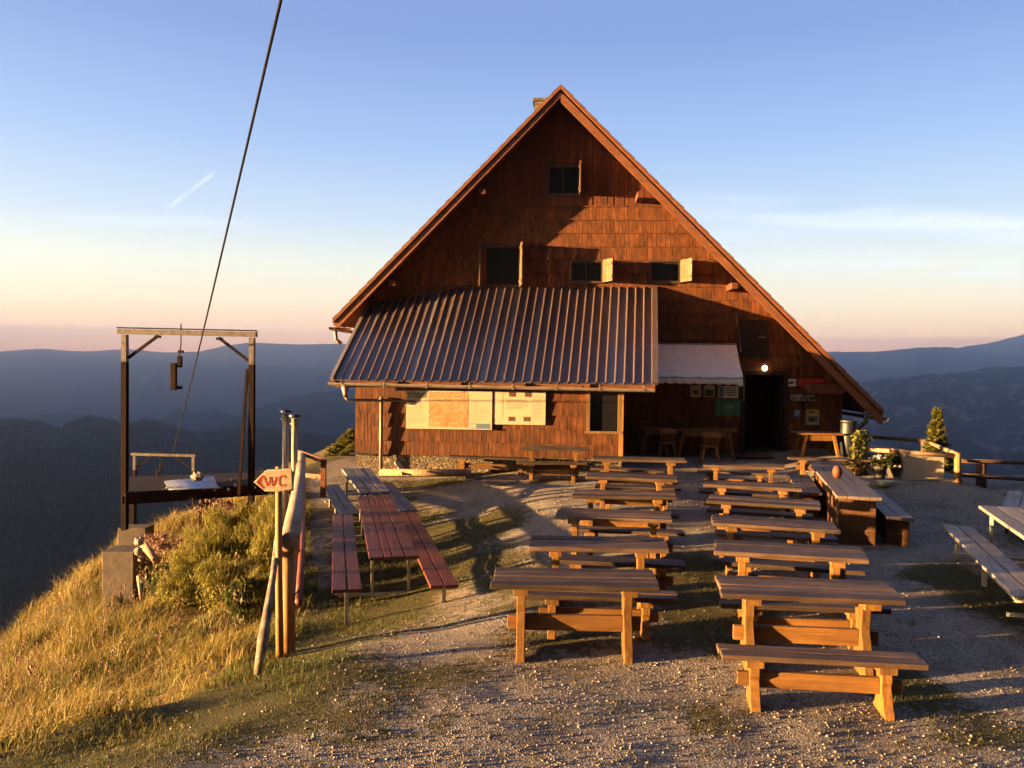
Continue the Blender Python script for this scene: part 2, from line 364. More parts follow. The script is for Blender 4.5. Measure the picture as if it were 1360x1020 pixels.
M['shrub'] = leafmat('shrub_leaf', (.09, .10, .012), (.22, .20, .028), (.36, .29, .055))
M['shrub_dark'] = leafmat('dark_leaf', (.025, .038, .008), (.06, .07, .012), (.11, .11, .02))
M['dry_flower'] = leafmat('dry_flower', (.15, .07, .05), (.28, .15, .11), (.38, .25, .19))
M['needle'] = leafmat('fir_needle', (.045, .06, .012), (.13, .135, .022), (.28, .23, .045))
M['hop'] = leafmat('climber_leaf', (.08, .10, .02), (.22, .22, .04), (.42, .38, .1))
M['forest'] = leafmat('forest_needles', (.004, .009, .006), (.02, .03, .016), (.06, .07, .03), 0)

# ------------------------------------------------------------------ terrain
PLAT = np.array([(-4.3, 5.2), (-2.75, 7.2), (-2.75, 8.6), (-3.2, 12), (-4.35, 16), (-5.1, 19.5), (-5.0, 24), (-5, 34), (11.5, 34), (11.2, 24), (10.6, 19.6), (16, 19.3), (22, 14), (22, -8), (-7, -10), (-6.2, 3.6)], float)
def sdist(x, y):
    d = np.full(x.shape, 1e9); ins = np.zeros(x.shape, bool); n = len(PLAT)
    for i in range(n):
        ax, ay = PLAT[i]; bx, by = PLAT[(i + 1) % n]
        ex, ey = bx - ax, by - ay; tt = np.clip(((x - ax) * ex + (y - ay) * ey) / (ex * ex + ey * ey), 0, 1)
        d = np.minimum(d, np.hypot(x - ax - tt * ex, y - ay - tt * ey))
        with np.errstate(divide='ignore', invalid='ignore'):
            ins ^= ((ay > y) != (by > y)) & (x < (bx - ax) * (y - ay) / (by - ay if by != ay else 1e-9) + ax)
    return np.where(ins, -d, d)
def ss(v): v = np.clip(v, 0, 1); return v * v * (3 - 2 * v)
def vnoise(x, y, seed=0):
    xi = np.floor(x).astype(np.int64); yi = np.floor(y).astype(np.int64); fx = ss(x - xi); fy = ss(y - yi)
    def h(a, b):
        n = (a * 374761393 + b * 668265263 + seed * 1442695041) & 0x7fffffff
        n = ((n ^ (n >> 13)) * 1274126177) & 0x7fffffff
        return ((n ^ (n >> 16)) & 0xffff) / 65535.0
    return (h(xi, yi) * (1 - fx) + h(xi + 1, yi) * fx) * (1 - fy) + (h(xi, yi + 1) * (1 - fx) + h(xi + 1, yi + 1) * fx) * fy
def fbm(x, y, o=4, seed=0):
    s = 0; a = .5
    for i in range(o): s = s + a * (vnoise(x * 2 ** i, y * 2 ** i, seed + i) - .5); a *= .5
    return s
def hgt(x, y):
    x = np.asarray(x, float); y = np.asarray(y, float)
    z = np.interp(y, [-20, 0, 2, 4, 5.2, 8, 13, 17, 19, 21, 60], [1.4, 1.12, .8, .22, .02, 0, -.1, 0, .15, .37, .37])
    z = z - .40 * ss((-x + .9) / 3.2) * ss((y - 7.2) / 3.4) * (1 - .7 * ss((y - 16) / 4))
    s_ = sdist(x, y); d = np.maximum(s_, 0)
    z = z + (.014 + .014 * ss((y - 7) / 3)) * np.clip(x, -5, 3.5) * (1 - .3 * ss((y - 17) / 3)) + .035 * fbm(x * 2.6, y * 2.6, 3, 41) - .20 * ss((s_ + 1.3) / 1.3) * (x < 6) * (1 - ss((y - 8) / 4)) + .13 * np.exp(-((x - 2.2) / 2.2) ** 2) * ss((y - 10) / 2) * (1 - ss((y - 17) / 2))
    z = z + .2 * ss((x - 6.5) / 1.5) * ss((y - 15.3) / 2.4) * (1 - ss((x - 9.7) / .8))
    near = 1.12 * np.interp(d, [0, .5, 4.5, 8, 20, 60, 400, 2500, 40000], [0, .12, 1.75, 4.6, 17, 48, 250, 600, 600])
    z = z - near
    lump = np.clip(d / 1.0, 0, 1)
    z = z + lump * (fbm(x * .9, y * .9, 3, 5) * .9 + fbm(x * 2.2, y * 2.2, 2, 15) * .35) * np.clip(3 - d / 20, 0, 1) + fbm(x * 1.1, y * 1.1, 3, 9) * .07
    # hollow dug in the grassy slope
    z = z - .5 * np.exp(-(((x + 4.35) / .85) ** 2 + ((y - 7.9) / .42) ** 2))
    z = z + np.clip(d - 60, 0, 400) * .10 * fbm(x / 120, y / 120, 4, 3)
    return z
def gz(x, y): return float(hgt(np.array([x]), np.array([y]))[0])
def grd(px, py, h=0.0):
    """point on a level h above the ground seen at a pixel"""
    d = ray(px, py); D = 12.0
    for _ in range(40):
        p = CAM + d * (D / d.y); tgt = gz(p.x, p.y) + h
        D = .5 * D + .5 * max(3.0, min(60, D * (CAM.z - tgt) / max(1e-3, CAM.z - p.z)))
    return CAM + d * (D / d.y)
BL = [(-.5, 15.2, 1.0, 1.0, .75), (.2, 11, .7, .6, .8), (1.2, 6.4, 1.2, .35, .45), (3.2, 6.0, 1.2, .3, .5), (-.4, 7.4, .8, .5, .5), (2.5, 8.8, .5, 1.2, .6), (-1.9, 10.5, .9, 3.4, 1.2), (-2.4, 16, 1.0, 2.5, 1), (-.9, 14.2, .9, 1.6, .9), (-.1, 12.2, .8, 1.0, .8), (2.3, 10.8, .7, 1.3, 1.2), (2.0, 8.6, .6, .7, .7), (.6, 8.3, .6, .45, .8), (5.8, 10.1, .7, 1.5, 1.3),
      (3.4, 7.0, .35, .8, .9), (-3.6, 6.1, 1.3, .8, 1.3), (-2.4, 7.1, .7, .6, 1), (4.6, 12.4, .6, .9, .7), (.3, 9.6, .7, .7, .6), (2.6, 13.6, .6, 1.2, .5), (7.6, 17.5, 1.3, .3, .7), (-1.2, 6.3, .7, .4, .35), (8.5, 12, .8, 2, .7), (-1.4,19.2,2.2,.35,.8)]
def grassmask(x, y):
    g = 0
    for cx, cy, rx, ry, a in BL: g = g + a * np.exp(-(((x - cx) / rx) ** 2 + ((y - cy) / ry) ** 2))
    e = np.clip(sdist(x, y) + .75, 0, .75) / .75
    g = np.maximum(g, e * 1.1 * (x < 8))
    return np.clip(g + 1.0 * fbm(x * 1.3, y * 1.3, 4, 21) + .5 * fbm(x * 5, y * 5, 3, 22), 0, 1)
nx_, ny_ = 430, 470
ux = np.linspace(-np.arcsinh(15500 / 4), np.arcsinh(15500 / 4), nx_); gx = 4 * np.sinh(ux)
uy = np.linspace(np.arcsinh((-440 - 9) / 4), np.arcsinh((17000 - 9) / 4), ny_); gy = 9 + 4 * np.sinh(uy)
GX, GY = np.meshgrid(gx, gy); GZ = hgt(GX, GY); SD = sdist(GX, GY)
idx = np.arange(nx_ * ny_).reshape(ny_, nx_)
quads = np.stack([idx[:-1, :-1], idx[:-1, 1:], idx[1:, 1:], idx[1:, :-1]], -1).reshape(-1, 4)
att = np.stack([grassmask(GX, GY), ss((SD - .1) / .5), ss((SD - 14) / 25), np.ones_like(GX)], -1)
m, t, p = pmat('hilltop_ground'); tc = t.n('ShaderNodeTexCoord'); ca = t.n('ShaderNodeVertexColor', layer_name='mask'); sp = t.n('ShaderNodeSeparateColor'); t.t.links.new(ca.outputs[0], sp.inputs[0])
V = tc.outputs['Object']
n1 = t.noise(V, 1.3, 6, .65); n2 = t.noise(V, 9, 5, .7); n3 = t.noise(V, 60, 3, .6)
vo = t.n('ShaderNodeTexVoronoi', feature='F1'); vo.inputs['Scale'].default_value = 75; t.t.links.new(V, vo.inputs['Vector']); sv = t.n('ShaderNodeSeparateColor'); t.t.links.new(vo.outputs['Color'], sv.inputs[0])
grav = t.ramp(sv.outputs[0], [(0, (.14, .118, .096)), (.55, (.27, .232, .19)), (.9, (.37, .32, .265)), (1, (.5, .44, .38))])
grav = t.mix(t.m('MULTIPLY', t.sstep(n1, .45, .7), .7), grav, (.135, .105, .08, 1))
gras = t.ramp(n3, [(.3, (.04, .04, .014)), (.7, (.095, .085, .03))]); gras = t.mix(t.sstep(n2, .5, .75), gras, (.14, .105, .055, 1))
gm = t.sstep(t.m('ADD', sp.outputs[0], t.m('MULTIPLY', t.m('SUBTRACT', n2, .5), 1.5)), .32, .66)
c = t.mix(gm, grav, gras)
slp = t.ramp(n2, [(.3, (.05, .04, .015)), (.7, (.16, .11, .04))]); c = t.mix(sp.outputs[1], c, slp)
c = t.mix(sp.outputs[2], c, (.018, .028, .012, 1))
t.t.links.new(c, p.inputs['Base Color']); p.inputs['Roughness'].default_value = .95; p.inputs['Specular IOR Level'].default_value = .15
hh = t.m('ADD', t.m('MULTIPLY', t.m('SUBTRACT', 1.0, vo.outputs['Distance']), t.m('SUBTRACT', 1.0, sp.outputs[2])), t.m('MULTIPLY', n2, 1.6))
bump(t, p, hh, .8, .02)
tag(mesh_np('ground', np.stack([GX, GY, GZ], -1).reshape(-1, 3), [quads], m, smooth=True, attr=att.reshape(-1, 4)), kind='structure')

# ------------------------------------------------------------------ distant hills
m, t, p = pmat('far_hill'); tc = t.n('ShaderNodeTexCoord'); V = tc.outputs['Object']
n1 = t.noise(V, .004, 7, .65); n2 = t.noise(V, .02, 5, .7)
c = t.ramp(n2, [(.3, (.015, .025, .014)), (.7, (.04, .05, .025))]); c = t.mix(t.sstep(n1, .60, .70), c, (.13, .13, .07, 1)); t.t.links.new(c, p.inputs['Base Color'])
p.inputs['Roughness'].default_value = 1; p.inputs['Specular IOR Level'].default_value = 0; bump(t, p, n2, 1.0, 25); M['hill'] = m
m, t, p = pmat('rocky_hill'); tc = t.n('ShaderNodeTexCoord'); V = tc.outputs['Object']
n1 = t.noise(t.scale(V, (1, 1, .5)), .011, 9, .72, .6); n2 = t.noise(V, .0016, 5, .6)
c = t.mix(t.sstep(t.m('ADD', n1, t.m('MULTIPLY', n2, .35)), .66, .82), (.02, .035, .03, 1), (.30, .30, .33, 1)); t.t.links.new(c, p.inputs['Base Color'])
p.inputs['Roughness'].default_value = 1; p.inputs['Specular IOR Level'].default_value = 0; bump(t, p, n1, 1.0, 60); M['rocky'] = m
def interp_crest(pts, D, px):
    xs = [q[0] for q in pts]; hs = [CAM.z + ray(a, b).z / ray(a, b).y * D for a, b in pts]
    return np.interp(px, xs, hs)
def ridge(name, pts, D, fD, fz, amp, mat, seed, px0=None, px1=None, n=420, mrows=60, nsc=700., backz=None, fine=.004, wander=.10):
    px = np.linspace(px0 if px0 is not None else pts[0][0], px1 if px1 is not None else pts[-1][0], n)
    cz = interp_crest(pts, D, px)
    v = np.concatenate([np.linspace(0, 1, mrows), np.linspace(1.08, 1.9, 12)])
    PX, VV = np.meshgrid(px, v); CZ = np.broadcast_to(cz, PX.shape)
    sl = (PX - 680) / FPX
    Dc = D * (1 + wander * fbm(PX / 160, PX * 0 + seed, 3, seed))       # the crest line wanders in depth
    Yd = fD + VV * (Dc - fD); Xd = sl * Yd
    CZ = CAM.z + (CZ - CAM.z) * Dc / D
    prof = np.where(VV <= 1, np.sin(np.clip(VV, 0, 1) * math.pi / 2) ** 1.15, 1 - ((VV - 1) / .9) ** 1.3 * .9)
    Zd = fz + (CZ - fz) * prof
    env = np.sin(np.clip(VV, 0, 1) * math.pi)
    Zd = Zd + amp * fbm(Xd / nsc, Yd / nsc, 6, seed) * (.25 + env) + (1 - np.abs(fbm(Xd / nsc * 1.7, Yd / nsc * .6, 4, seed + 3)) * 4) * amp * .3 * env
    Zd = Zd + D * fine * fbm(Xd / (D * .01), Yd / (D * .01), 3, seed + 8)
    idx = np.arange(PX.size).reshape(PX.shape)
    q = np.stack([idx[:-1, :-1], idx[:-1, 1:], idx[1:, 1:], idx[1:, :-1]], -1).reshape(-1, 4)
    o = mesh_np(name, np.stack([Xd, Yd, Zd], -1).reshape(-1, 3), [q], mat, smooth=True); tag(o, kind='structure')
    return Xd, Yd, Zd
ridge('hills', [(-700, 462), (-100, 470), (0, 467), (60, 462), (110, 466), (160, 466), (220, 468), (265, 466), (300, 459), (330, 455), (400, 457), (450, 458), (560, 462), (700, 470)], 13000, 9500, -600, 180, M['hill'], 4, n=500, nsc=1200, fine=.0008)
ridge('hills', [(900, 478), (1110, 470), (1180, 466), (1220, 463), (1270, 466), (1310, 461), (1340, 454), (1365, 450), (1500, 452), (1900, 470)], 11000, 7500, -600, 260, M['hill'], 14, n=400, nsc=1000, fine=.001)
ridge('hills', [(1250, 472), (1320, 456), (1360, 443), (1420, 441), (1500, 447), (1700, 455)], 12600, 11600, -600, 200, M['hill'], 15, n=160, nsc=1500, fine=.002)
ridge('hills', [(-300, 556), (0, 556), (60, 550), (110, 553), (150, 560), (205, 560), (225, 545), (238, 541), (262, 545), (285, 541), (300, 548), (320, 556), (345, 566), (420, 580)], 7500, 6300, -600, 100, M['hill'], 24, n=360, nsc=700, fine=.0012)
ridge('hills', [(240, 600), (285, 566), (330, 548), (380, 530), (420, 522), (450, 519), (500, 520), (700, 500), (760, 470), (820, 440), (900, 425), (980, 432), (1050, 460), (1120, 500), (1200, 560)], 6000, 4000, -600, 130, M['hill'], 34, n=420, nsc=700, fine=.0012)
ridge('hills', [(1010, 580), (1115, 522), (1150, 513), (1180, 509), (1230, 502), (1262, 499), (1290, 498), (1330, 494), (1380, 489), (1500, 480), (1900, 470)], 4800, 2400, -590, 240, M['rocky'], 44, n=520, mrows=110, nsc=600, fine=.0016)
FX, FY, FZ = ridge('hills', [(-800, 600), (-200, 570), (0, 562), (50, 565), (80, 574), (90, 566), (120, 556), (150, 562), (170, 568), (190, 559), (215, 562), (240, 572), (262, 578), (300, 572), (340, 570), (380, 576), (420, 584), (470, 590), (560, 612), (700, 640)], 2600, 1000, -440, 150, M['hill'], 54, n=420, mrows=90, nsc=420, fine=.0022)
# forest on the nearer ridge: many trees nobody could count
K = 52000
cc = rng.random(K) * (FX.shape[1] - 2); rr = rng.random(K) ** .8 * 92
ci = cc.astype(int); ri = rr.astype(int); fc = cc - ci; fr = rr - ri
def bil(A): return (A[ri, ci] * (1 - fc) + A[ri, ci + 1] * fc) * (1 - fr) + (A[ri + 1, ci] * (1 - fc) + A[ri + 1, ci + 1] * fc) * fr
tx, ty, tz = bil(FX), bil(FY), bil(FZ)
ok = (fbm(tx / 260, ty / 260, 4, 77) < .13); tx, ty, tz = tx[ok], ty[ok], tz[ok]; K = len(tx)
hh_ = 7 + 8 * rng.random(K); rw = hh_ * (.17 + .08 * rng.random(K)); ns = 5
vv = np.zeros((K, ns + 1, 3)); a0 = rng.random(K) * 6.28
for k in range(ns):
    a = a0 + 2 * math.pi * k / ns; vv[:, k] = np.stack([tx + rw * np.cos(a), ty + rw * np.sin(a), tz - 1], -1)
vv[:, ns] = np.stack([tx, ty, tz + hh_], -1)
b = np.arange(K)[:, None] * (ns + 1)
fs = np.concatenate([np.concatenate([b + k, b + (k + 1) % ns, b + ns], 1) for k in range(ns)])
tag(mesh_np('forest', vv.reshape(-1, 3), [fs], M['forest'], np.tile(rng.random(K), ns)), kind='stuff')
# unseen ridges added to block the low sun, so shade falls on distant slopes
def shade_ridge(name, A, B, top, width, n=120, seed=3, topB=None):
    A = Vector(A); B = Vector(B); d = (B - A); L = d.length; d.normalize(); s = Vector((d.y, -d.x))
    tt = np.linspace(0, 1, n); uu = np.linspace(-1, 1, 25); TT, UU = np.meshgrid(tt, uu)
    XX = A.x + d.x * L * TT + s.x * width * UU; YY = A.y + d.y * L * TT + s.y * width * UU
    ends = ss(TT * 24) * ss((1 - TT) * 10)
    top = top + (topB - top) * TT if topB is not None else top
    ZZ = -600 + (top + 600 + 40 * fbm(TT * 9, TT * 0, 3, seed)) * np.cos(UU * math.pi / 2) ** 1.2 * (.35 + .65 * ends) + 60 * fbm(XX / 300, YY / 300, 4, seed) * np.abs(UU)
    idx = np.arange(TT.size).reshape(TT.shape); q = np.stack([idx[:-1, :-1], idx[:-1, 1:], idx[1:, 1:], idx[1:, :-1]], -1).reshape(-1, 4)
    tag(mesh_np(name, np.stack([XX, YY, ZZ], -1).reshape(-1, 3), [q], M['hill'], smooth=True), kind='structure')
ca_, sa_ = math.cos(SHADOW_AZ), math.sin(SHADOW_AZ)
def ap(a, p): return (a * ca_ - p * sa_, a * sa_ + p * ca_)
shade_ridge('hills', ap(-1500, 60), ap(-3300, 7800), 1500 * math.tan(SUN_EL) - 38, 300, topB=3300 * math.tan(SUN_EL) - 45)  # added out of view on the left; shades the valley and forest
shade_ridge('hills', (150, 1500), (540, 5200), 215, 330, seed=6)  # added out of sight behind the hut; shades the rocky ridge on the right
# ------------------------------------------------------------------ haze
hz = MB().rbox(-15800, 15800, -640, 17300, -760, 640).build('haze', bpy.data.materials.new('haze_air')); tag(hz, kind='stuff')
hm = hz.data.materials[0]; hm.use_nodes = True; t = NT(hm.node_tree); o = t.n('ShaderNodeOutputMaterial'); pv = t.n('ShaderNodeVolumePrincipled')
pv.inputs['Color'].default_value = (.42, .58, 1.0, 1); pv.inputs['Density'].default_value = HAZE_D; pv.inputs['Anisotropy'].default_value = .85
t.t.links.new(pv.outputs[0], o.inputs['Volume'])
# ------------------------------------------------------------------ the hut
TH = math.atan(.0645)
HM = Matrix.Translation((0, 22.45, 0)) @ Matrix.Rotation(-TH, 4, 'Z'); HI = HM.inverted()
def U(px, py, v=0.0):
    """hut coordinates (u along the front, z up) of a pixel on the plane standing v in front of the gable wall"""
    o = HI @ CAM; d = HI.to_3x3() @ ray(px, py); k = (-v - o.y) / d.y
    q = o + d * k; return q.x, q.z
hut = empty('mountain_hut', (0, 22.45, 0), -TH, 'steep gabled mountain hut clad in brown wooden shingles with a tin porch roof', 'hut')
OV = .82
A = Vector(U(745, 115, OV)); L = Vector(U(443, 425, OV)); Rr = Vector(U(1172, 546, OV))
sL = (A.y - L.y) / (A.x - L.x); sR = (A.y - Rr.y) / (Rr.x - A.x)
TK = .2
def clipline(off):   # planes keeping what lies below both roof slopes lowered by off
    nl = Vector((-sL, 0, 1)).normalized(); nr = Vector((sR, 0, 1)).normalized()
    c = Vector((A.x, 0, A.y - off)); return [(c, nl), (c, nr)]
rects = {'W0': (726, 219, 770, 259), 'W1': (637, 325, 691, 380), 'W2': (756, 346, 801, 374.5), 'W3': (862, 346, 904, 374.5), 'D': (989, 497, 1042, 606)}
op = {}
for k, (a, b, c, d) in rects.items():
    u0, z1 = U(a, b); u1, _ = U(c, b); _, z0 = U((a + c) / 2, d); _, z1 = U((a + c) / 2, b); op[k] = (u0, u1, z0, z1)
FZ0 = .30
op['D'] = (op['D'][0], op['D'][1], FZ0 + .07, op['D'][3])
uR = U(1117, 600)[0]; uL = L.x + .75
def gridwall(x0, x1, z0, z1, ops, y, mb):
    xs = sorted({x0, x1, *[v for o in ops for v in o[:2]]}); zs = sorted({z0, z1, *[v for o in ops for v in o[2:]]})
    for i in range(len(xs) - 1):
        for j in range(len(zs) - 1):
            cx, cz = (xs[i] + xs[i + 1]) / 2, (zs[j] + zs[j + 1]) / 2
            if any(o[0] < cx < o[1] and o[2] < cz < o[3] for o in ops) or not (x0 < cx < x1 and z0 < cz < z1): continue
            mb.add([(xs[i], y, zs[j]), (xs[i + 1], y, zs[j]), (xs[i + 1], y, zs[j + 1]), (xs[i], y, zs[j + 1])], [(0, 1, 2, 3)], .5)
def shingles(mb, x0, x1, z0, z1, ops, y, row=.355, wmin=.07, wmax=.15):
    nrow = math.ceil((z1 - z0) / row)
    for r_ in range(nrow):
        b0 = z0 + r_ * row; b1 = b0 + row * 1.02
        brk = sorted([x0, x1] + [v for o in ops if o[2] < b1 and o[3] > b0 for v in o[:2] if x0 < v < x1])
        for s0, s1 in zip(brk, brk[1:]):
            x = s0
            while x < s1 - .001:
                ww = random.uniform(wmin, wmax)
                if s1 - x - ww < .06: ww = s1 - x
                cx = x + ww / 2; za, zb = b0 - random.uniform(0, .014), b1
                for o in ops:
                    if o[0] < cx < o[1] and o[2] < zb and o[3] > za:
                        if o[2] <= za and o[3] >= zb: za = zb
                        elif o[2] > za and o[3] < zb: za = o[3]
                        elif o[2] > za: zb = o[2]
                        else: za = o[3]
                if zb - za > .02:
                    g = .0035; e = random.uniform(.034, .040); tt = random.uniform(.006, .012)
                    vs = [(x + g, y, za), (x + ww - g, y, za), (x + ww - g, y, zb), (x + g, y, zb), (x + g, y - e, za), (x + ww - g, y - e, za), (x + ww - g, y - tt, zb), (x + g, y - tt, zb)]
                    mb.add(vs, [(4, 5, 6, 7), (0, 4, 7, 3), (1, 2, 6, 5), (0, 1, 5, 4), (3, 7, 6, 2)])
                x += ww
zb_ = U(850, 271)[1]           # above this line the gable is boarded
allop = list(op.values())
mb = MB(); gridwall(uL, uR, FZ0, A.y, allop, .012, mb)
for o in allop:                # reveals
    x0, x1, z0, z1 = o; dd = .35 if o is op['D'] else .14
    mb.add([(x0, .012, z0), (x0, .012, z1), (x1, .012, z1), (x1, .012, z0), (x0, dd, z0), (x0, dd, z1), (x1, dd, z1), (x1, dd, z0)], [(0, 1, 5, 4), (1, 2, 6, 5), (2, 3, 7, 6), (3, 0, 4, 7)], .5)
mb.add([(uL, .012, FZ0 - .6), (uL, 10, FZ0 - .6), (uL, 10, 12), (uL, .012, 12)], [(0, 1, 2, 3)], .3)
mb.add([(uR, .012, FZ0 - .6), (uR, 10, FZ0 - .6), (uR, 10, 12), (uR, .012, 12)], [(0, 1, 2, 3)], .3)
mb.add([(uL, 10, FZ0 - .6), (uR, 10, FZ0 - .6), (uR, 10, 12), (uL, 10, 12)], [(0, 1, 2, 3)], .3)
mb.add([(uL, 10, FZ0), (uR, 10, FZ0), (uR, .012, FZ0), (uL, .012, FZ0)], [(0, 1, 2, 3)], .2)
mb.add([(uL, 2.8, FZ0), (uR, 2.8, FZ0), (uR, 2.8, 12), (uL, 2.8, 12)], [(0, 1, 2, 3)], .2)
mb.build('wall', M['board_dark'], hut, clip=clipline(TK - .05))
mb = MB(); shingles(mb, uL, uR, FZ0 - .02, zb_, allop, 0.0)
mb.build('shingle_cladding', M['shingle'], hut, clip=clipline(TK - .04))
mb = MB(); x = uL
while x < uR:
    ww = random.uniform(.07, .12)
    cx = x + ww / 2; o = op['W0']
    segs = [(zb_ - .03, A.y)]
    if o[0] - .04 < cx < o[1] + .04: segs = [(zb_ - .03, o[2] - .03), (o[3] + .03, A.y)]
    e = random.uniform(.03, .045)
    for a_, b_ in segs:
        if b_ > a_: mb.rbox(x + .004, x + ww - .004, -e, 0, a_ - random.uniform(0, .02), b_)
    x += ww
mb.build('gable_boards', M['board_dark'], hut, clip=clipline(TK - .04))
MB().rbox(uL, uR, -.03, .2, -.35, FZ0 - .03).build('footing', M['stone'], hut)
# roof: two slabs with boarded soffits
for side in (0, 1):
    E = L if side == 0 else Rr
    prof = [(A.x, A.y), (E.x, E.y), (E.x, E.y - .12), (A.x, A.y - .12)]
    slab = MB().prism(prof, -OV, 10.2, 'y').build('roof_slope', M['roof'], hut)
    mb = MB(); n = int(OV / .14)
    S = (A - E).length
    # soffit boards run up the slope, side by side from the barge to the wall
    for k in range(9):
        y0 = -OV + .002 + k * .135; o_ = .125 + .004 * (k % 2)
        mb.prism([(A.x, A.y - o_), (E.x, E.y - o_), (E.x, E.y - o_ - .02), (A.x, A.y - o_ - .02)], y0, y0 + .131, 'y')
    mb.build('soffit', M['soffit'], slab)
    o1, o2 = (.15, .40) if side else (.12, .27)
    mb = MB().prism([(A.x, A.y - o1), (E.x + (.05 if side else .0), E.y - o1 - (.05 * sR if side else 0)), (E.x - (0.05 if side else -.12), E.y - o2 + (.05 * sR if side else .05)), (A.x, A.y - o2)], -OV - .045, -OV - .003, 'y')
    mb.build('barge_board', M['barge'], slab)
    mb = MB().prism([(A.x, A.y + .03), (E.x, E.y + .03), (E.x, E.y - .075), (A.x, A.y - .075)], -OV - .09, -OV - .004, 'y')
    mb.build('verge_trim', M['barge'], slab)
    mb = MB()
    for k in range(26):                                   # roof battens, overlapping courses
        f0 = k / 26; P0 = A.lerp(E, f0); P1 = A.lerp(E, (k + 1.03) / 26)
        mb.prism([(P0.x, P0.y + .032), (P1.x, P1.y + .06), (P1.x, P1.y + .03), (P0.x, P0.y + .005)], -OV - .088, 10.2, 'y')
    mb.build('roof_course', M['roof'], slab)
# purlin ends under the overhang
for px, py, w_ in ((641, 253, .17), (851, 258, .17), (521, 375, .17), (976, 379, .17)):
    u, z = U(px, py, .75); MB().rbox(u - w_ / 2, u + w_ / 2, -.78, .02, z - .09, z + .07).build('purlin_end', M['board_dark'], hut, bevel=.01)
u, z = U(1096, 516, .6); MB().rbox(u - .42, u + .45, -.72, .0, z - .14, z + .12).build('purlin_end', M['board_dark'], hut, bevel=.01)
# chimney
u, z = U(722, 140, -4.5); MB().rbox(u - .28, u + .28, 4.2, 4.8, z - 1.2, z + .05).rbox(u - .34, u + .34, 4.14, 4.86, z + .05, z + .13).build('chimney', M['stone'], hut)
# left and right eave gutters
u, z = L.x - .02, L.y - .2
g = MB().arc((u, -OV - .12, z), (u, 9.8, z), .085, .008).build('gutter', M['zinc'], hut)
MB().tube([(u, -OV + .25, z - .05), (u + .02, -OV + .25, z - .3), (u + .16, -OV + .28, z - .42)], .05, 10).build('spout', M['zinc'], g, smooth=True)
a_ = U(437, 435.5, OV); b_ = U(466, 436.5, OV); MB().bar((a_[0], -OV, a_[1]), (b_[0], -OV, b_[1]), .06, .05).build('gutter_bracket', M['barge'], g)
u, z = Rr.x + .02, Rr.y - .17
g = MB().arc((u, -OV - .12, z), (u, 9.8, z), .1, .01).build('gutter', M['zinc'], hut)
P = [U(*q) for q in ((1150, 546, .9), (1150, 560, .9), (1141, 568, .8), (1128, 574, .5), (1121, 583, .3), (1118, 590, .3))]
vv = [.9, .9, .8, .5, .3, .3]
MB().tube([(q[0], -v, q[1]) for q, v in zip(P, vv)], .06, 10).build('downpipe', M['pipe_dark'], hut, smooth=True)
# windows
def window(key, shutter_out=None, left_leaf=None, mull=0, label=None):
    x0, x1, z0, z1 = op[key]
    f = MB(); t_ = .05
    f.rbox(x0, x0 + t_, -.05, .1, z0, z1).rbox(x1 - t_, x1, -.05, .1, z0, z1).rbox(x0 + t_, x1 - t_, -.05, .1, z1 - t_, z1).rbox(x0 - .03, x1 + .03, -.075, .1, z0 - .04, z0 + .02)
    if mull: f.rbox(x0 + .2, x0 + .24, .02, .07, z0 + t_, z1 - t_)
    wf = empty('window', (0, 0, 0)); wf.parent = hut
    f.build('frame', M['frame_dark'], wf)
    sv_ = .14 if key == 'W1' else .05
    MB().rbox(x0 + t_ + sv_, x1 - t_, .055, .065, z0 + .02, z1 - t_ - .03).build('pane', M['glass'], wf)
    MB().rbox(x0 + t_, x0 + t_ + sv_, .04, .09, z0 + .02, z1 - t_).rbox(x0 + t_ + sv_, x1 - t_, .04, .09, z1 - t_ - .03, z1 - t_).rbox(x0 + t_ + sv_, x1 - t_, .04, .054, z0 + .021, z0 + .06).build('sash', M['board_dark'], wf)
    if key in ('W0', 'W2'): MB().rbox((x0 + x1) / 2 - .015, (x0 + x1) / 2 + .015, .035, .054, z0 + .061, z1 - t_ - .031).build('glazing_bar', M['frame_dark'], wf)
    def leaf(xh, s, out, ang, name='shutter'):
        # a board leaf hinged at xh, standing out by its width
        dx, dy = math.cos(ang) * s, -math.sin(ang); Mt = Matrix.Translation((xh, -.06, 0)) @ Matrix(((dx, -dy * 1, 0, 0), (dy, dx, 0, 0), (0, 0, 1, 0), (0, 0, 0, 1)))
        b = MB(); n = max(2, int(out / .14)); sw = out / n
        for k in range(n): b.rbox(k * sw + .002, (k + 1) * sw - .002, -.012, .012, z0 - .01, z1 + .01)
        b.rbox(.02, out - .02, -.03, -.0125, z0 + .08, z0 + .15).rbox(.02, out - .02, -.03, -.0125, z1 - .15, z1 - .08)
        b.rbox(.0, out, .0125, .022, z1 - .03, z1 + .012)
        b.build(name, M['shutter'], wf, M=Mt)
    if shutter_out: leaf(x1, 1, shutter_out[0], R(shutter_out[1]))
    if left_leaf: leaf(x0, -1, left_leaf[0], R(left_leaf[1]))
    return wf
window('W0', (.42, 88)); window('W1', (.52, 80), (.3, 100)); window('W2', (.50, 62), None); window('W3', (.50, 62), None)
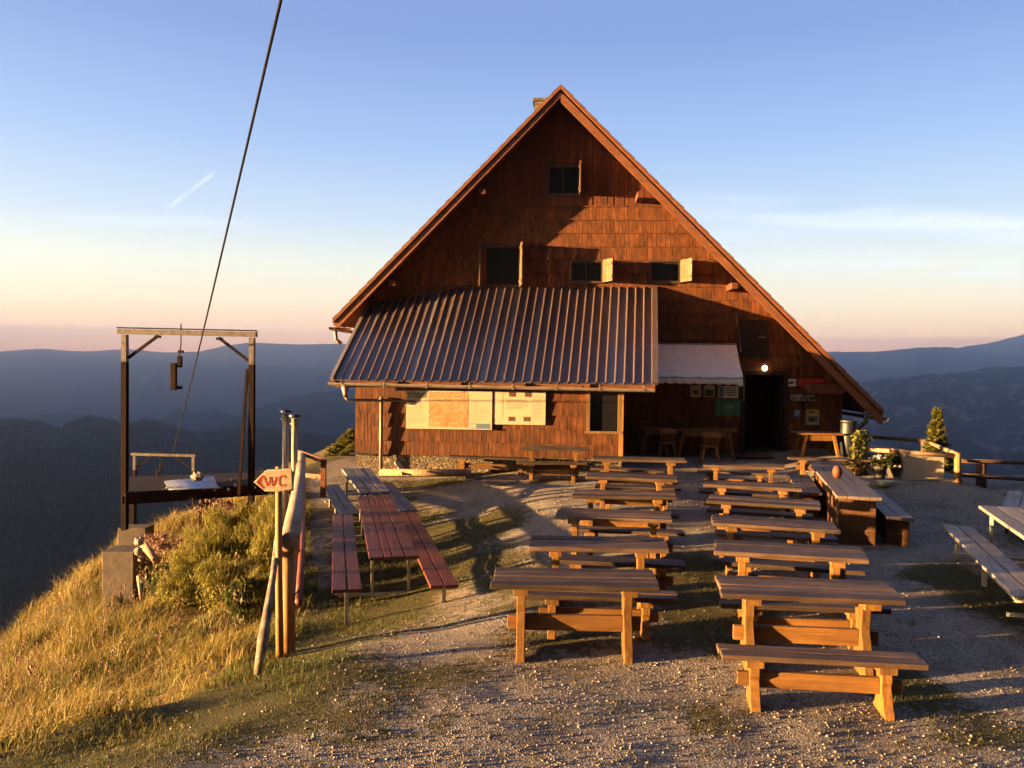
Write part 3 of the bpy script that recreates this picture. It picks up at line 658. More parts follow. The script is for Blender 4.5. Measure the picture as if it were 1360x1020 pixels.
# door: deep dark opening with a dark frame, the leaf swung inwards
x0, x1, z0, z1 = op['D']
d = empty('door'); d.parent = hut
MB().rbox(x0 - .09, x0 + .02, -.06, .1, z0 - .05, z1 + .08).rbox(x1 - .02, x1 + .09, -.06, .1, z0 - .05, z1 + .08).rbox(x0 + .02, x1 - .02, -.06, .1, z1 - .02, z1 + .08).build('frame', M['dark_panel'], d)
MB().rbox(x1 - .06, x1 - .02, .12, 1.0, z0 + .01, z1 - .04).build('leaf', M['dark_panel'], d)
MB().rbox(x0 - .05, x1 + .05, -.32, .1, FZ0 - .1, z0 - .06).build('threshold', M['concrete'], d)
# dark hatch right above the awning end
a_ = U(981, 425); b_ = U(1020, 474)
hb = MB()
for k in range(5):
    w5 = (b_[0] - a_[0]) / 5; hb.rbox(a_[0] + k * w5 + .003, a_[0] + (k + 1) * w5 - .003, -.08, -.035, b_[1], a_[1])
hh = hb.build('hatch', M['dark_panel'], hut); q = U(1012, 448); MB().rbox(q[0] - .12, q[0] + .08, -.11, -.081, q[1] - .015, q[1] + .015).build('handle', M['zinc'], hh)

# porch wall and its roof
PV = 2.7; EV = 3.15
pu0 = U(473, 560, PV)[0]; pu1 = U(826, 560, PV)[0]; pz0 = U(640, 604, PV)[1]; pz1 = U(640, 509, EV)[1] + .14
wx0, wz1 = U(781, 521, PV); wx1, wz0 = U(823, 573, PV); wo = (wx0, wx1, wz0, wz1)
pw = MB(); gridwall(pu0, pu1, pz0, pz1, [wo], -PV + .012, pw)
pw.add([(wx0, -PV + .012, wz0), (wx0, -PV + .012, wz1), (wx1, -PV + .012, wz1), (wx1, -PV + .012, wz0), (wx0, -PV + .2, wz0), (wx0, -PV + .2, wz1), (wx1, -PV + .2, wz1), (wx1, -PV + .2, wz0)], [(0, 1, 5, 4), (1, 2, 6, 5), (2, 3, 7, 6), (3, 0, 4, 7)], .5)
for xx in (pu0, pu1): pw.add([(xx, -PV + .012, pz0), (xx, 0, pz0), (xx, 0, pz1 + 1.6), (xx, -PV + .012, pz1)], [(0, 1, 2, 3)], .4)
pw = pw.build('porch_wall', M['board_dark'], hut)
mb = MB(); shingles(mb, pu0 - .02, pu1, pz0 - .03, pz1, [wo], -PV, .335, .07, .16); mb.build('shingle_cladding', M['shingle'], pw)
MB().rbox(pu1 - .07, pu1 + .03, -PV - .06, -PV + .05, pz0 - .1, pz1).build('corner_post', M['post_wood'], pw)
fr = MB().rbox(wx0 - .03, wx0 + .05, -PV - .06, -PV + .05, wz0, wz1).rbox(wx1 - .05, wx1 + .03, -PV - .062, -PV + .05, wz0, wz1).rbox(wx0 - .06, wx1 + .06, -PV - .07, -PV + .05, wz0 - .06, wz0)
wn = empty('window'); wn.parent = hut; fr.build('frame', M['shutter'], wn); MB().rbox(wx0 + .05, wx1 - .05, -PV + .02, -PV + .03, wz0, wz1).build('pane', M['glass'], wn)
MB().rbox(pu0, pu1, -PV + .02, -PV + .4, -1.1, pz0 - .035).build('porch_footing', M['stone'], hut)
# roof sheet: raised ribs on flat pans
t0 = U(868, 383.5, .02); tL = U(492, 404, .02); b0_ = U(443, 503.5, EV); b1_ = U(868, 512, EV)
pr = MB(); NR = 35; pz = (b0_[1] + b1_[1]) / 2
def topz(s):  # the upper edge runs level and dips towards the left eave
    return t0[1] - max(0, (.33 - s)) / .33 * (t0[1] - tL[1])
xl0, xl1 = tL[0], t0[0]; xb0, xb1 = b0_[0], b1_[0]
def rp(s, up):   # s along the roof, up = height over the sheet
    return (xl0 + (xl1 - xl0) * s, -.02, topz(s) + up), (xb0 + (xb1 - xb0) * s, -EV - .03, pz + up)
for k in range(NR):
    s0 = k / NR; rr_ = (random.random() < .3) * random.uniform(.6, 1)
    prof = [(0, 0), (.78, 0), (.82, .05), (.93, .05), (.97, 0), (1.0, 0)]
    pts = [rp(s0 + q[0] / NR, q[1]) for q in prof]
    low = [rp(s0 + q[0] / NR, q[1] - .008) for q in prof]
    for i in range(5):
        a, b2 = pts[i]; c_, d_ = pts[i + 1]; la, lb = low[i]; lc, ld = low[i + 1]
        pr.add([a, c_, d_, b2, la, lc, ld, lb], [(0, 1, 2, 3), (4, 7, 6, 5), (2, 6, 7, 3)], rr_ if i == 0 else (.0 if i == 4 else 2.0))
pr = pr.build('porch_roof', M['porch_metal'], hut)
MB().bar((xl0 - .03, -.02, topz(0) + .03), (xb0 - .03, -EV - .05, pz + .03), .08, .1).build('edge_flashing', M['zinc'], pr)
MB().bar((xl1 + .03, -.02, topz(1) + .03), (xb1 + .03, -EV - .05, pz + .03), .14, .09).build('edge_flashing', M['porch_metal'], pr)
fa = MB().rbox(xb0 + .02, xb1 + .02, -EV + .02, -EV + .06, pz - .16, pz - .015)
for s in (0, .2, .4, .6, .8, .999):
    a, b2 = rp(s, -.07); fa.bar(a, b2, .08, .1)
fa.build('fascia', M['barge'], pr)
gz_ = pz - .075
g = MB().arc((xb0 - .1, -EV - .07, gz_ + .02), (xb1 + .02, -EV - .07, gz_ - .03), .075, .008).build('porch_gutter', M['zinc'], hut)
for k in range(8):
    s = .03 + k * .134; xx = xb0 + (xb1 - xb0) * s; MB().rbox(xx - .012, xx + .012, -EV - .155, -EV - .148, gz_ - .09, gz_ + .06).rbox(xx - .012, xx + .012, -EV - .155, -EV + .02, gz_ + .04, gz_ + .05).build('gutter_bracket', M['zinc'], g)
q = U(458, 518, EV + .07); q2 = U(462, 531, EV); q3 = U(552, 533, PV + .1)
MB().tube([(q[0], -EV - .07, gz_ - .05), (q[0] + .01, -EV - .07, q[1] - .1), (q[0] + .02, -EV - .07, q2[1] + .05)], [.1, .05, .045], 10).tube([(q[0] + .02, -EV - .07, q2[1] + .06), (q[0] + .05, -EV - .05, q2[1]), (q[0] + .5, -PV - .16, q2[1] - .01), (q3[0], -PV - .1, q3[1])], .028, 8).build('downpipe', M['zinc'], hut, smooth=True)
q = U(506.5, 533, PV + .12); MB().tube([(q[0], -PV - .12, q[1] + .1), (q[0], -PV - .12, gz(*(HM @ Vector((q[0], -PV, 0))).xy) - .1)], .045, 10).build('downpipe', M['zinc'], hut, smooth=True)
MB().bar((pu0 - .12, -PV - .06, pz0 - .02), (pu0 + .5, -PV - .06, pz0 - .05), .05, .05).build('pipe_bracket', M['black_steel'], hut)

# things fixed to the hut
def onwall(name, px0, py0, px1, py1, v, label, cat, thick=.02, mat=None, group=None):
    cx, cy = (px0 + px1) / 2, (py0 + py1) / 2
    x0 = U(px0, cy, v)[0]; x1 = U(px1, cy, v)[0]; z1 = U(cx, py0, v)[1]; z0 = U(cx, py1, v)[1]
    o = empty(name); o.matrix_world = HM @ Matrix.Translation(((x0 + x1) / 2, -v, (z0 + z1) / 2)); tag(o, label, cat, group)
    W_, H_ = x1 - x0, z1 - z0
    MB().rbox(-W_ / 2, W_ / 2, 0, thick, -H_ / 2, H_ / 2).build('board', mat or M['paper'], o)
    return o, W_, H_
def flat(o, W_, H_, name, x0, y0, x1, y1, mat, k=1):
    """a print on a board; x0..y1 as fractions from the top left"""
    return MB().rbox((x0 - .5) * W_, (x1 - .5) * W_, -.003 * k, -.0005, (.5 - y1) * H_, (.5 - y0) * H_).build(name, mat, o)
def lines(o, W_, H_, name, x0, y0, x1, y1, n, mat, th=.35, seed=1):
    r_ = random.Random(seed); b = MB()
    for k in range(n):
        ya = y0 + (y1 - y0) * k / n; yb = ya + (y1 - y0) / n * th; xe = x0 + (x1 - x0) * r_.uniform(.7, 1)
        b.rbox((x0 - .5) * W_, (xe - .5) * W_, -.003, -.0005, (.5 - yb) * H_, (.5 - ya) * H_)
    return b.build(name, mat, o)
def letters(o, txt, size, x, z, mat, y=-.004, name='lettering', bold=.0, align='CENTER'):
    cu = bpy.data.curves.new('t', 'FONT'); cu.body = txt; cu.size = size; cu.extrude = .001; cu.offset = bold; cu.align_x = align; cu.align_y = 'CENTER'
    ob = bpy.data.objects.new('t', cu); COL.objects.link(ob); dg = bpy.context.evaluated_depsgraph_get(); me = bpy.data.meshes.new_from_object(ob.evaluated_get(dg))
    bpy.data.objects.remove(ob); me.transform(Matrix.Translation((x, y, z)) @ Matrix.Rotation(R(90), 4, 'X')); me.materials.clear(); me.materials.append(mat)
    r_ = bpy.data.objects.new(name, me); COL.objects.link(r_); r_.parent = o; return r_
nb, W_, H_ = onwall('notice_board', 539.5, 519, 653.5, 570, PV + .10, 'wide cream notice board with an orange relief map, left of the smaller board', 'notice board', .03)
flat(nb, W_, H_, 'map_print', .265, .03, .725, .95, M['map']); lines(nb, W_, H_, 'small_print', .02, .30, .24, .88, 16, M['ink'], .16, 3); lines(nb, W_, H_, 'small_print', .745, .30, .98, .80, 14, M['ink'], .16, 4)
flat(nb, W_, H_, 'heading_print', .02, .06, .24, .2, M['ink']); flat(nb, W_, H_, 'blue_block', .745, .84, .98, .975, M['blue_print']); flat(nb, W_, H_, 'logo_block', .75, .86, .82, .955, M['paper'], 2)
nb, W_, H_ = onwall('notice_board', 655.5, 520, 724.5, 564, PV + .08, 'smaller cream notice board with a pink column and small photos, right of the map board', 'notice board', .03)
flat(nb, W_, H_, 'pink_column', .03, .05, .18, .85, M['pink']); lines(nb, W_, H_, 'small_print', .24, .25, .68, .56, 8, M['ink'], .3, 5); lines(nb, W_, H_, 'small_print', .74, .1, .97, .9, 14, M['ink'], .2, 6)
for a, b in ((.3, .02), (.6, .02), (.29, .76), (.58, .76)): flat(nb, W_, H_, 'photo', a, b, a + .13, b + .14, M['photo'])
# signs right of the door
s, W_, H_ = onwall('sign', 1045, 503.5, 1057.5, 513, .05, 'small white sign with a black animal-like mark beside the door', 'sign', mat=M['white'])
b = MB().ball((-.015, -.004, -.005), (.05, .002, .028)).ball((.05, -.004, .0), (.028, .002, .02)).ball((-.05, -.004, -.02), (.03, .002, .02)).ball((.01, -.004, .03), (.025, .002, .02)); b.build('emblem', M['ink_dark'], s)
s, W_, H_ = onwall('sign', 1060, 503.5, 1076.3, 513, .05, 'left plain red sign of the pair right of the door', 'sign', mat=M['red_sign'])
s, W_, H_ = onwall('sign', 1076.8, 503, 1094.5, 520, .055, 'red sign with a white strip along its foot, right of the plain red one', 'sign', mat=M['red_sign'])
flat(s, W_, H_, 'white_strip', 0, .76, 1, 1, M['white']); lines(s, W_, H_, 'lettering', .06, .8, .94, .98, 2, M['ink'], .5, 9)
s, W_, H_ = onwall('sign', 1049, 524, 1082, 533, .045, 'dark lettered board with two rows of white capitals under the red signs', 'sign', mat=M['dark_panel'])
letters(s, 'ODMEŠ | METI', .10, 0, .045, M['white_letter'], bold=.002); letters(s, '* DOLGE V', .10, -.06, -.045, M['white_letter'], bold=.002); letters(s, 'ARTEJE', .06, .26, -.06, M['white_letter'])
s, W_, H_ = onwall('sign', 1054.5, 544, 1063, 554, .045, 'small dark blue notice with pale print left of the yellow poster', 'sign', mat=M['blue_print'])
lines(s, W_, H_, 'lettering', .15, .15, .9, .9, 3, M['white_letter'], .4, 2)
s, W_, H_ = onwall('poster', 1070.5, 544, 1088, 564, .045, 'yellow and white poster on the wall right of the door', 'poster', mat=M['paper'])
flat(s, W_, H_, 'yellow_band', .03, .02, .97, .32, M['yellow_sign']); flat(s, W_, H_, 'picture', .1, .42, .9, .85, M['ink']); flat(s, W_, H_, 'dark_shape', .3, .55, .65, .78, M['ink_dark'], 2); flat(s, W_, H_, 'orange_band', .2, .1, .6, .24, M['photo'], 2)
s, W_, H_ = onwall('poster', 917, 512, 931, 527.5, .045, 'small pale poster with a red mark under the awning', 'poster', mat=M['paper'])
flat(s, W_, H_, 'mark', .25, .4, .75, .75, M['photo'])
s, W_, H_ = onwall('poster', 935, 512, 949, 527.5, .045, 'dull olive picture between two pale posters under the awning', 'poster', mat=M['pot_pale'])
flat(s, W_, H_, 'picture', .08, .35, .92, .95, M['pot'])
s, W_, H_ = onwall('poster', 954, 513, 980.5, 528.5, .045, 'white timetable poster above the green sign under the awning', 'poster', mat=M['white'])
flat(s, W_, H_, 'dark_column', .04, .05, .28, .95, M['blue_print']); lines(s, W_, H_, 'small_print', .34, .08, .96, .9, 6, M['ink_dark'], .45, 5)
s, W_, H_ = onwall('sign', 950, 530.5, 984, 552.5, .045, 'dark green sign with a faint pale emblem below the timetable poster', 'sign', mat=M['green_sign'])
MB().ball((.02, -.004, .03), (.13, .002, .08)).rbox(-.1, .14, -.004, -.001, -.12, -.09).build('emblem', M['green_pale'], s)
# lamp over the door
q = U(1015.5, 488, .16); lo = empty('wall_lamp'); lo.matrix_world = HM @ Matrix.Translation((q[0], -.18, q[1])); tag(lo, 'lit round bulb lamp glowing above the hut door', 'lamp')
m, t, p = pmat('lit_bulb'); p.inputs['Base Color'].default_value = (1, .8, .5, 1); p.inputs['Emission Color'].default_value = (1, .62, .22, 1); p.inputs['Emission Strength'].default_value = .7
MB().ball((0, 0, -.02), .075, 16, 10).build('bulb', m, lo, smooth=True); MB().tube([(0, 0, .045), (0, 0, .1)], [.05, .045], 12).tube([(0, 0, .09), (0, .15, .1)], .02, 8).build('socket', M['white'], lo)
# awning
aw = empty('awning'); aw.matrix_world = HM; tag(aw, 'worn off-white cloth awning with scalloped hem over the porch tables', 'awning')
T0 = U(872, 457, .12); T1 = U(978, 457.5, .12); B0 = U(872, 500, 1.45); B1 = U(987, 502, 1.45)
nu, nv = 44, 16; vs = []; fs = []
for j in range(nv + 1):
    for i in range(nu + 1):
        s, v_ = i / nu, j / nv
        top = Vector((T0[0] + (T1[0] - T0[0]) * s, -.12, T0[1] + .0)); bot = Vector((B0[0] + (B1[0] - B0[0]) * s, -1.45, B0[1] + (B1[1] - B0[1]) * s))
        q = top.lerp(bot, v_); q.z -= math.sin(v_ * math.pi) * .05 * (.4 + math.sin(s * math.pi)) - .012 * math.sin(s * 23 + v_ * 3) * v_ - .03 * max(0, s - .8) * 5 * math.sin(v_ * 9) * v_
        vs.append(q)
for j in range(nv):
    for i in range(nu): a = j * (nu + 1) + i; fs.append((a, a + 1, a + nu + 2, a + nu + 1))
cb = MB(); cb.add(vs, fs); c = cb.build('canopy', M['cloth'], aw, smooth=True); sd_ = c.modifiers.new('thick', 'SOLIDIFY'); sd_.thickness = .006
vb = MB(); N = 110; vs = []; fs = []
for i in range(N + 1):
    s = i / N; x = B0[0] + (B1[0] - B0[0]) * s; z = B0[1] + (B1[1] - B0[1]) * s; dp = .15 + .03 * abs(math.sin(s * math.pi * 9)) + .05 * ss(np.array((s - .92) / .08)).item()
    for k in range(4): vs.append((x, -1.455 - .012 * math.sin(s * 60) * k / 3, z - dp * k / 3))
for i in range(N):
    for k in range(3): a = i * 4 + k; fs.append((a, a + 4, a + 5, a + 1))
vb.add(vs, fs); c2 = vb.build('valance', M['cloth'], aw, smooth=True); sd_ = c2.modifiers.new('thick', 'SOLIDIFY'); sd_.thickness = .005
MB().tube([(B0[0], -1.44, B0[1] - .02), (B1[0], -1.44, B1[1] - .02)], .02, 8).tube([(B1[0] - .05, -1.44, B1[1] - .02), (T1[0] - .05, -.05, T1[1] - .9)], .016, 8).tube([(B0[0] + .05, -1.44, B0[1] - .02), (B0[0] + .05, -.05, B0[1] - .5)], .016, 8).tube([(T0[0], -.1, T0[1]), (T1[0], -.1, T1[1])], .03, 8).build('arm_frame', M['zinc'], aw)
q0 = U(977.5, 415, .1); q1 = U(984, 468, .3); q2 = U(988, 533, .4)
MB().tube([(q0[0], -.1, q0[1]), (q1[0], -.3, q1[1])], .01, 6).tube([(q1[0] - .02, -.3, q1[1] + .12), (q1[0], -.3, q1[1])], .022, 6).build('crank_rod', M['zinc'], aw)
MB().tube([(q2[0], -.36, q2[1] + .5), (q2[0], -.38, q2[1])], .012, 6).tube([(q2[0], -.38, q2[1] + .08), (q2[0], -.38, q2[1])], .022, 6).build('pull_rod', M['zinc'], aw)
dm = U(1000, 607, .9); o = MB().rbox(-.5, .5, -.35, .35, 0, .02).build('doormat', M['mat_red']); pp = HM @ Vector((dm[0], -.75, 0)); o.location = (pp.x, pp.y, gz(pp.x, pp.y) + .03); o.rotation_euler = (0, 0, -TH); tag(o, 'dark red doormat lying before the hut door', 'doormat')
# pole leaning on the wall right of the door
a_ = U(1060, 607, .35); b_ = U(1068, 513, .07); o = MB().tube([(a_[0], -.35, a_[1]), (b_[0], -.07, b_[1])], .012, 6).build('pole', M['iron']); o.matrix_world = HM; tag(o, 'thin pole leaning on the wall in front of the red signs', 'pole')

# ------------------------------------------------------------------ tables and benches
def legprof(wt, wb, H, seed):
    r_ = random.Random(seed); pts = []
    n = 9
    for sgn in (1, -1):
        seq = range(n + 1) if sgn == 1 else range(n, -1, -1)
        for k in seq:
            f = k / n; base = wb / 2 + (wt / 2 - wb / 2) * min(1, f * 1.5); wav = .012 * math.sin(f * 17) - .02 * math.exp(-((f - .55) / .2) ** 2)
            pts.append((sgn * (base + wav), f * H))
    return pts
def heavy(name, L_, W_, H_, planks, th, legx, wt, wb, label=None, cat='table'):
    root = empty(name); tag(root, label, cat)
    b = MB(); pw_ = W_ / planks
    for k in range(planks):
        y0 = -W_ / 2 + k * pw_; e = random.uniform(-.012, .012); dz = random.uniform(-.003, .003)
        b.rbox(-L_ / 2 + e, L_ / 2 + e, y0 + .009, y0 + pw_ - .009, H_ - th + dz, H_ + dz)
    b.build('tabletop' if cat == 'table' else 'seat', M['bench_top'], root, bevel=.007)
    for s in (-1, 1):
        x = s * legx
        MB().prism(legprof(wt, wb, H_ - th - .06, 3 + s), x - .04, x + .04, 'x').build('leg', M['leg'], root, bevel=.006)
        MB().rbox(x - .07, x + .07, -W_ / 2 + .04, W_ / 2 - .04, H_ - th - .062, H_ - th - .004).build('crossbar', M['leg'], root, bevel=.005)
    zc = H_ * (.42 if cat == 'table' else .5); hw = .075 if cat == 'table' else .065
    MB().rbox(-legx + .041, legx - .041, -.025, .025, zc - hw, zc + hw).rbox(-legx - .13, -legx - .041, -.025, .025, zc - hw + .01, zc + hw - .01).rbox(legx + .041, legx + .13, -.025, .025, zc - hw + .01, zc + hw - .01).build('stretcher', M['bench'], root, bevel=.005)
    return root
def place(proto, used, px, py, h, W_, rot, label, group, L_=None, dz=0, lean=0):
    """px,py: middle of the near top edge in the photo"""
    proto, used = pick(proto, id(proto)); o = proto if not used else copy_tree(proto)
    q = grd(px, py, h)
    c = Vector((q.x, q.y)) + Vector((math.sin(R(rot)), math.cos(R(rot)))) * (W_ / 2)
    o.location = (c.x, c.y, gz(c.x, c.y) - .01 + dz); o.rotation_euler = (R(lean + random.uniform(-.8, .8)), R(random.uniform(-.9, .9)), -R(rot + random.uniform(-1.5, 1.5))); o['label'] = label; o['group'] = group
    if L_: o.scale = (L_, 1, 1)
    return o
_pn = {}
def pick(protos, key):
    k = _pn.get(key, 0); _pn[key] = k + 1; return protos[k % len(protos)], k >= len(protos)
GT = 'heavy wooden picnic tables on the gravel'; GB = 'heavy wooden benches beside the picnic tables'
PT = [heavy('picnic_table', 1.54, .66, .75, 4, .048, .50, .20, .46), heavy('picnic_table', 1.55, .66, .75, 3, .052, .48, .23, .43), heavy('picnic_table', 1.52, .65, .75, 4, .046, .52, .18, .48)]
PB = [heavy('bench', 1.55, .31, .45, 2, .044, .50, .16, .30, cat='bench'), heavy('bench', 1.57, .30, .45, 2, .05, .47, .18, .27, cat='bench'), heavy('bench', 1.53, .32, .45, 1, .048, .51, .15, .31, cat='bench')]
ordn = ['frontmost', 'second', 'third', 'fourth', 'fifth', 'last']
RT = [(1081, 795, 8), (1051, 739, 14), (1028, 700, 14), (1013, 670, 17), (999, 646, 17), (988, 619, 15)]
for i, (a, b, r_) in enumerate(RT): place(PT, i > 0, a, b, .74, .66, r_, f'{ordn[i]} heavy brown picnic table from the camera in the right row leading to the door', GT)
LT = [(764, 780, 3), (796, 727, 5), (815, 691, 9), (829, 660, 8), (838, 636, 7), (849, 612, 7)]
for i, (a, b, r_) in enumerate(LT): place(PT, True, a, b, .74, .66, r_, f'{ordn[i]} heavy brown picnic table from the camera in the left row before the hut', GT, 1.0 if i < 5 else 1.2)
place(PT, True, 736, 597, .74, .6, 3, 'low brown picnic table standing against the shingled porch wall', GT)
RB = [(1094, 876, 8, 0, 'lone brown bench in front of all tables in the right row'), (1072, 806, 8, 0, ''), (1052, 752, 14, 0, ''), (1030, 713, 14, 0, ''), (1008, 681, 16, 0, ''), (985, 655, 16, 0, ''), (976, 628, 15, 0, '')]
for i, (a, b, r_, _, lb) in enumerate(RB): place(PB, i > 0, a, b, .44, .31, r_, lb or f'brown bench right behind the {ordn[i-1]} table from the camera in the right row', GB)
LB = [(796, 793, 3), (822, 747, 8), (832, 706, 9), (832, 681, 9), (846, 648, 8), (834, 624, 8)]
for i, (a, b, r_) in enumerate(LB): place(PB, True, a, b, .44, .31, r_, f'brown bench right behind the {ordn[i]} table from the camera in the left row', GB)
place(PB, True, 734, 615, .44, .31, 3, 'brown bench before the low table at the porch wall', GB, 1.0)
place(PB, True, 652, 609, .44, .31, 6, 'long brown bench close along the foot of the porch wall', GB, 1.35)
place(PB, True, 1103, 611, .44, .31, 16, 'narrow brown bench standing askew in front of the table with orange legs', GB, 1.15)

# long steel-framed sets: a tabletop with a bench on either side, one welded unit
def longset(name, A0, A1, tw, bw, bo, over, th_, topm, legm, label, group, planks, bplanks, gh=.74):
    A0 = Vector(A0); A1 = Vector(A1); d = (A1 - A0); Ln = d.length; ang = math.atan2(-d.x, d.y)
    mid = (A0 + A1) / 2; zg = gz(mid.x, mid.y)
    root = empty(name, (mid.x, mid.y, zg), ang, label, 'picnic table', group)
    tilt = (gz(A1.x, A1.y) - gz(A0.x, A0.y)) / Ln; root.rotation_euler = Euler((math.atan(tilt), 0, ang), 'XYZ')
    def planksm(x0, x1, y0, y1, z, n, widths=None):
        b = MB(); ws = widths or [1 / n] * n; x = x0; tot = x1 - x0
        for wv in ws:
            for (ya, yb) in ((y0, y0 + (y1 - y0) * .46), (y0 + (y1 - y0) * .46 + .016, y1)):
                b.rbox(x + .008, x + tot * wv - .008, ya, yb, z - th_, z + random.uniform(-.002, .002))
            x += tot * wv
        return b
    planksm(-tw / 2, tw / 2, -Ln / 2, Ln / 2, gh, planks, [.3, .17, .25, .28] if planks == 4 else None).build('tabletop', topm, root, bevel=.006)
    for s in (-1, 1): planksm(s * bo - bw / 2, s * bo + bw / 2, -Ln / 2 - over, Ln / 2 - .2, .45, bplanks).build('bench_seat', topm, root, bevel=.006)
    for f in (-.38, .38):
        y = f * Ln; b = MB(); t_ = .04
        for x in (-tw / 2 + .08, tw / 2 - .08): b.rbox(x - t_ / 2, x + t_ / 2, y - t_ / 2, y + t_ / 2, .1, gh - th_ - .002)
        b.rbox(-bo - .1, bo + .1, y - t_ / 2, y + t_ / 2, .06, .10)
        b.build('table_frame', legm, root)
    for s in (-1, 1):
        for y in (-Ln / 2 - over + .06, .0, Ln / 2 - .3):
            MB().rbox(s * bo - .025, s * bo + .025, y - .025, y + .025, -.12, .45 - th_ - .002).rbox(s * bo - bw / 2 + .03, s * bo + bw / 2 - .03, y - .02, y + .02, .45 - th_ - .03, .45 - th_ - .003).build('leg', legm, root)
    return root
def gxy(px, py, h): q = grd(px, py, h); return (q.x, q.y)
def midp(a, b): return ((a[0] + b[0]) / 2, (a[1] + b[1]) / 2)
n0 = midp(gxy(488, 732, .74), gxy(560, 728, .74)); n1 = midp(gxy(472, 653, .74), gxy(523, 652, .74))
longset('picnic_set', n0, n1, .66, .38, .61, .45, .045, M['red_wood'], M['cream_steel'], 'long dark red picnic table with fixed red benches on the grass by the log fence', 'long steel framed picnic sets', 4, 2)
n0 = midp(gxy(475, 652, .74), gxy(520, 648, .74)); n1 = midp(gxy(455, 618, .74), gxy(487, 617, .74))
longset('picnic_set', n0, n1, .62, .38, .58, .35, .045, M['grey_wood'], M['cream_steel'], 'pale grey picnic table with fixed benches between the red one and the hut', 'long steel framed picnic sets', 3, 2)
n1 = gxy(1299, 672, .74); n0 = gxy(1360, 713, .74); dv = Vector((n0[0] - n1[0], n0[1] - n1[1])).normalized(); sdv = Vector((-dv.y, dv.x))
if sdv.x < 0: sdv = -sdv
e1 = Vector(n1) + sdv * .35; e0 = e1 + dv * 4.3
longset('picnic_set', e0, e1, .7, .40, .66, .2, .05, M['grey_wood'], M['cream_steel'], 'weathered grey picnic table with fixed benches running out of the right edge', 'long steel framed picnic sets', 3, 2)
n0 = gxy(1330, 677, .45); n1 = gxy(1341, 646, .45); dv = Vector((n1[0] - n0[0], n1[1] - n0[1])).normalized(); sdv = Vector((dv.y, -dv.x))
e0 = Vector(n0) + sdv * .25; root = empty('bench', ((e0.x + n1[0] + .25) / 2, (e0.y + n1[1]) / 2, 0)); root.location.z = gz(root.location.x, root.location.y); root.rotation_euler = (0, 0, math.atan2(-dv.x, dv.y)); tag(root, 'broad pale grey two-plank bench far right behind the grey picnic table', 'bench')
Ln = (Vector(n1) - Vector(n0)).length
MB().rbox(-.25, -.01, -Ln / 2, Ln / 2, .4, .45).rbox(.01, .25, -Ln / 2, Ln / 2, .4, .45).build('seat', M['grey_wood'], root, bevel=.006)
for s in (-1, 1): MB().rbox(-.18, -.14, s * Ln * .4 - .02, s * Ln * .4 + .02, -.05, .399).rbox(.14, .18, s * Ln * .4 - .02, s * Ln * .4 + .02, -.05, .399).rbox(-.18, .18, s * Ln * .4 - .018, s * Ln * .4 + .018, .1, .13).build('leg', M['black_steel'], root)

# the boarded table with closed ends and its two boxed benches
n0 = Vector(midp(gxy(1114, 661, .75), gxy(1169, 663, .75))); n1 = Vector(midp(gxy(1078, 613, .75), gxy(1120, 613, .75)))
n1 = n0 + (n1 - n0).normalized() * min((n1 - n0).length, 4.9); dv = (n1 - n0).normalized(); mid = (n0 + n1) / 2; Ln = (n1 - n0).length
BM = wood('panel_wood', (.07, .03, .013), (.16, .07, .03), 'z', .7, 20, .4, .5); TM = wood('dark_top_wood', (.10, .075, .06), (.22, .17, .14), 'y', .6, 24, .5, .7)
def boxed(name, c, ang, L_, W_, H_, label, cat, planks):
    o = empty(name, (c[0], c[1], min(gz(c[0], c[1]), gz(c[0], c[1]))), ang, label, cat); b = MB(); pw_ = W_ / planks
    for k in range(planks): b.rbox(-W_ / 2 + k * pw_ + .004, -W_ / 2 + (k + 1) * pw_ - .004, -L_ / 2, L_ / 2, H_ - .05, H_)
    b.build('tabletop' if cat == 'table' else 'seat', TM, o, bevel=.006)
    for s in (-1, 1):
        y = s * (L_ / 2 - .22); b = MB(); W2 = W_ / 2 - (.06 if cat == 'table' else .03)
        for k in range(3): b.rbox(-W2, W2, y - .025, y + .025, -.1 + k * (H_ + .05) / 3 + .002, -.1 + (k + 1) * (H_ + .05) / 3 - .003)
        b.build('end_panel', BM, o, bevel=.004)
    b = MB(); x = -L_ / 2 + .26; sx_ = -(W_ / 2 - .1)
    while x < L_ / 2 - .3: b.rbox(sx_ - .012, sx_ + .012, x, x + .135, -.08, H_ - .055); x += .14
    b.build('side_panel', BM, o); return o
ang = math.atan2(-dv.x, dv.y)
boxed('boxed_table', mid, ang, Ln, .66, .75, 'long plank table with boarded ends and a round stone on it', 'table', 4)
q = Vector(gxy(1196, 689, .45)) + dv * 1.6; boxed('boxed_bench', q, ang, 3.2, .40, .45, 'long boarded bench along the right side of the plank table', 'bench', 2)
q = Vector(gxy(1076, 657, .45)) + dv * 1.3; boxed('boxed_bench', q, ang, 2.6, .42, .45, 'dark boarded bench along the left side of the plank table', 'bench', 2)
q = grd(1103, 634, .75); o = MB().ball((0, 0, 0), (.09, .085, .12), 10, 8, .12).build('stone', wood('turned_block', (.18, .06, .02), (.3, .11, .04), 'z'), smooth=True); o.location = (q.x + .12, q.y, q.z + .10); tag(o, 'rounded orange block standing on the edge of the plank table', 'block')

